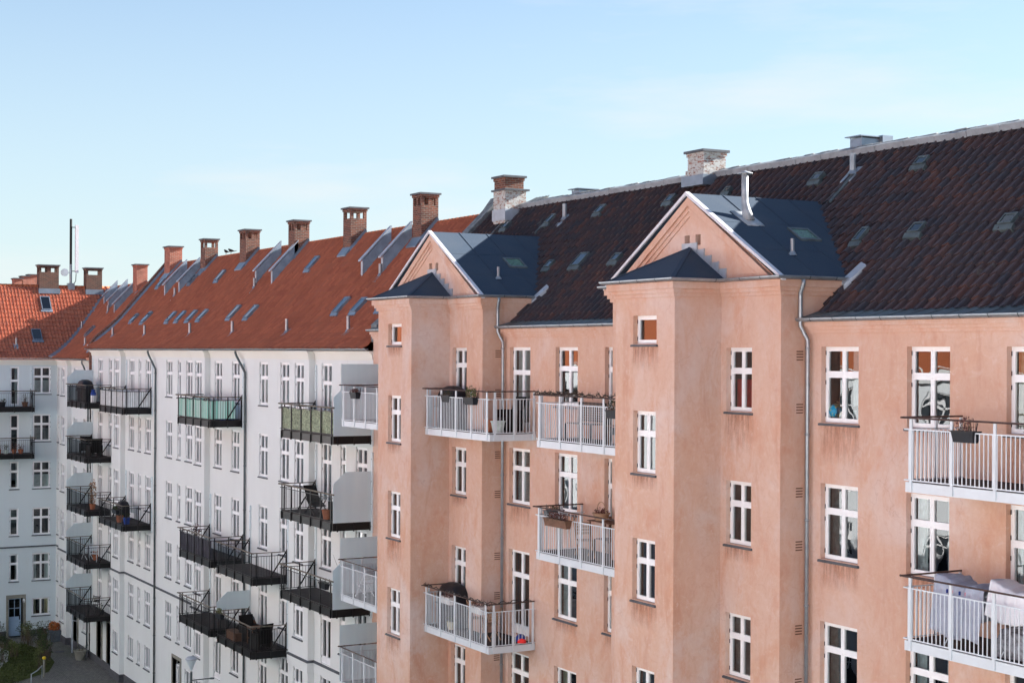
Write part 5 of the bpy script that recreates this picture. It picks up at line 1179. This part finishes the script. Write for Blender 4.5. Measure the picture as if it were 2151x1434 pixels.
rail_box('black box hung inside the rail beside the dried climber', (-52.9, D0-1.49+.14, -8.5), .6, 'plastic', 'leaf', .1, None, 0, 20)
# far building balconies (face +X): world y runs along the facade
for (x, y, r_, h_, mt, pl, ph, lab) in ((-100.5, 20.6, .2, .3, 'browndeck', 'leaf', .5, 'brown crate with green plant at the right end of the upper far balcony'), (-100.3, 19.2, .22, .32, 'plastic', 'leaf', .2, 'wide dark pot in the middle of the upper far balcony'), (-100.3, 18.8, .12, .25, 'whiteplastic', None, 0, 'small white can on the upper far balcony')): pot(lab, (x, y, -3.5), r_, h_, mt, pl, ph, 50)
for (y, r_, mt, pl, lab) in ((20.3, .17, 'terra', 'heather', 'terracotta pot with dark leaves at the right of the lower far balcony'), (19.9, .15, 'terra', 'heather', 'second terracotta pot from the right on the lower far balcony'), (19.4, .17, 'mintpot', 'leafy', 'pale pot with green leaves on the lower far balcony'), (19.0, .14, 'terra', 'leaf', 'leftmost terracotta pot with green leaves on the lower far balcony')): pot(lab, (-100.2, y, -6.39), r_, .28, mt, pl, .35, 50)
# antenna mast on the far ridge
t = thing('antenna_mast', 'dark antenna mast with a pale panel antenna on the far left ridge', 'antenna mast', (XA-4.4, 24.56, 4.1)); m_ = MB(); m_.tube([(0, 0, 0), (0, 0, 1.6)], .09, 10); m_.tube([(0, 0, 1.6), (0, 0, 4.6)], .085, 10, 1); m_.box(-.2, .2, -.22, .22, -.1, .35); part('pole', m_, ['zinc_pipe', 'black'], t)
m_ = MB(); m_.box(.02, .22, .26, .46, 1.05, 4.2); part('panel_antenna', m_, 'verge', t); m_ = MB(); [m_.bar((0, 0, z), (.1, .33, z), .05) for z in (1.15, 4.05)]; m_.tube([(.1, .33, 1.0), (.12, .3, .5), (.02, .12, .2)], .025, 6); part('bracket', m_, 'black', t)
m_ = MB(); m_.tube([(.14, -.45, 1.05), (.24, -.45, 1.05)], [.24, .25], 18); m_.bar((0, 0, 1.05), (.14, -.4, 1.05), .05); part('dish', m_, 'zinc_light', t)
# two birds on the ridge
for i, (x, lab) in enumerate(((-81.9, 'dark bird perched on the orange ridge, left one of the pair'), (-81.1, 'dark bird perched on the orange ridge, right one of the pair'))):
    t = thing('bird', lab, 'bird', (x, 27.32, 5.2), R(10+i*15), 'birds on the orange ridge'); m_ = MB()
    m_.tube([(.30, 0, .13), (.18, 0, .15), (.05, 0, .17), (-.06, 0, .19), (-.12, 0, .24), (-.17, 0, .25), (-.23, 0, .24)], [.015, .035, .07, .075, .045, .045, .006], 10); part('body', m_, 'wicker', t, True)
    for s_ in (-1, 1): m_ = MB(); m_.tube([(.0, s_*.025, .12), (-.01, s_*.025, 0)], .007, 5); part('leg', m_, 'wicker', t)
    m_ = MB(); m_.hexa([(.28, -.03, .13), (.42, -.03, .15), (.42, .03, .15), (.28, .03, .13), (.28, -.03, .15), (.42, -.03, .17), (.42, .03, .17), (.28, .03, .15)]); part('tail', m_, 'wicker', t)
# courtyard
def shrub(label, x, y, h, r, n, mat='leaf', group='shrubs round the lawn', sd=0):
    rr = random.Random(sd); t = thing('shrub', label, 'shrub', (x, y, G+.03), 0, group); m_ = MB(); twigs(m_, 14, (0, 0, 0), r*.5, h, 0, .012, .45, rr); part('stems', m_, 'stem', t)
    m_ = MB()
    for k in range(9): a = rr.uniform(0, 6.28); q = r*rr.uniform(.1, .8); leaves(m_, n//9, (q*math.cos(a), q*math.sin(a), h*rr.uniform(.3, .9)), r*.35, r*.35, h*.2, .055, 0, rr)
    part('foliage', m_, mat, t)
SH = [(-100.2, 19.0, 1.2, 'leaf', 'leafy dark shrub just left of the pale blue door path'), (-99.6, 20.5, 1.1, 'leaf', 'bushy shrub standing in front of the pale blue door'), (-98.0, 20.4, 1.5, 'leafy', 'olive shrub right of the pale blue door'), (-96.6, 20.8, 1.2, 'leaf', 'low dark shrub, third along the lawn edge from the blue door'), (-95.2, 20.7, 1.8, 'leaf', 'tallest dark shrub on the lawn corner facing the planters'), (-93.8, 20.5, 1.3, 'leafy', 'loose olive shrub at the outer bend of the lawn'), (-92.6, 20.3, 1.9, 'leaf', 'tall twiggy dark shrub at the outer bend of the lawn'), (-91.6, 19.9, 1.4, 'leaf', 'dark shrub on the lawn edge closest to the cobbles'), (-90.6, 19.5, 1.2, 'leafy', 'thin olive shrub near the yellow capped post'), (-97.2, 18.8, .9, 'leaf', 'small dark shrub inside the lawn beside the curved path'), (-94.6, 18.9, 1.0, 'leafy', 'small olive shrub inside the lawn, right of the curved path'), (-93.4, 17.8, .8, 'leaf', 'lowest shrub in the middle of the lawn')]
for i, (x, y, h, mt, lab) in enumerate(SH): shrub(lab, x, y, h, .55, 420, mt, 'shrubs round the lawn', 20+i)
t = thing('planter', 'square grey planter with orange grass in the courtyard corner', 'planter', (-98.9, 22.1, G)); m_ = MB(); m_.box(-.4, .4, -.35, .35, 0, .62); m_.box(-.44, .44, -.39, .39, .62, .68); part('box', m_, 'grey_pot', t); m_ = MB(); leaves(m_, 260, (0, 0, .9), .42, .36, .3, .12); part('plant', m_, 'rust', t)
t = thing('planter', 'low round pot of dark brown heather beside the grey planter', 'planter', (-99.9, 21.7, G)); m_ = MB(); m_.lathe([(0, 0), (.35, 0), (.42, .35), (.36, .36), (0, .34)], 16); part('pot', m_, 'plastic', t); m_ = MB(); leaves(m_, 260, (0, 0, .5), .5, .45, .28, .07); part('plant', m_, 'heather', t)
pot('round stone pot at the foot of the downpipe by the entrance', (-92.2, 22.1, G), .36, .55, 'stone', 'leaf', .25, 60)
t = thing('post', 'short white post with a yellow cap at the lawn edge', 'post', (-88.3, 19.2, G)); m_ = MB(); m_.tube([(0, 0, 0), (0, 0, .95)], .06, 10); part('shaft', m_, 'stone', t); m_ = MB(); m_.lathe([(0, 1.12), (.08, 1.09), (.11, 1.02), (.08, .95), (0, .94)][::-1], 12); part('cap', m_, 'yellow', t, True)
t = thing('hose_rail', 'pale bent metal rail beside the yellow capped post', 'rail', (-87.9, 19.0, G)); m_ = MB(); m_.tube([(0, 0, 0), (0, 0, .7), (.5, -.35, .55), (1.1, -.8, .5), (1.1, -.8, 0)], .03, 8); part('tube', m_, 'zinc_light', t, True)
def lamp(label, loc, h, arm=True, head=.24):
    t = thing('courtyard_lamp', label, 'lamp post', loc); m_ = MB(); m_.tube([(0, 0, 0), (0, 0, h-.55)], [.06, .045], 10); m_.tube([(0, .0, h-.9), (0, .85, h-.9)], .022, 8); m_.lathe([(0, -.02), (.1, -.02), (.1, .02), (0, .02)], 12, (0, .85, h-.9)); part('pole', m_, 'zinc_old', t)
    m_ = MB(); m_.lathe([(.03, h-.50), (.07, h-.42), (head*.9, h-.08)], 18); part('shade', m_, 'frost', t, True); m_ = MB(); m_.lathe([(0, h+.07), (head*.6, h+.04), (head, h-.03), (head, h-.07), (0, h-.06)][::-1], 18); part('lamp_cap', m_, 'zinc_light', t, True)
lamp('courtyard lamp with a pale funnel shade in front of the white wall', (-61.0, 19.0, G), 5.75)
t = thing('wall_post', 'slim pale post with a short arm beside the far entrance', 'post', (-94.6, 22.2, G)); m_ = MB(); m_.tube([(0, 0, 0), (0, 0, 3.4)], .05, 8); m_.tube([(0, 0, 1.9), (.35, .2, 1.9)], .025, 6); part('tube', m_, 'zinc_light', t)
t = thing('drain_cover', 'small dark round drain cover in the cobbles', 'drain cover', (-95.2, 21.6, G)); m_ = MB(); m_.lathe([(0, .012), (.28, .012), (.30, 0)][::-1], 20); part('lid', m_, 'plinth', t)
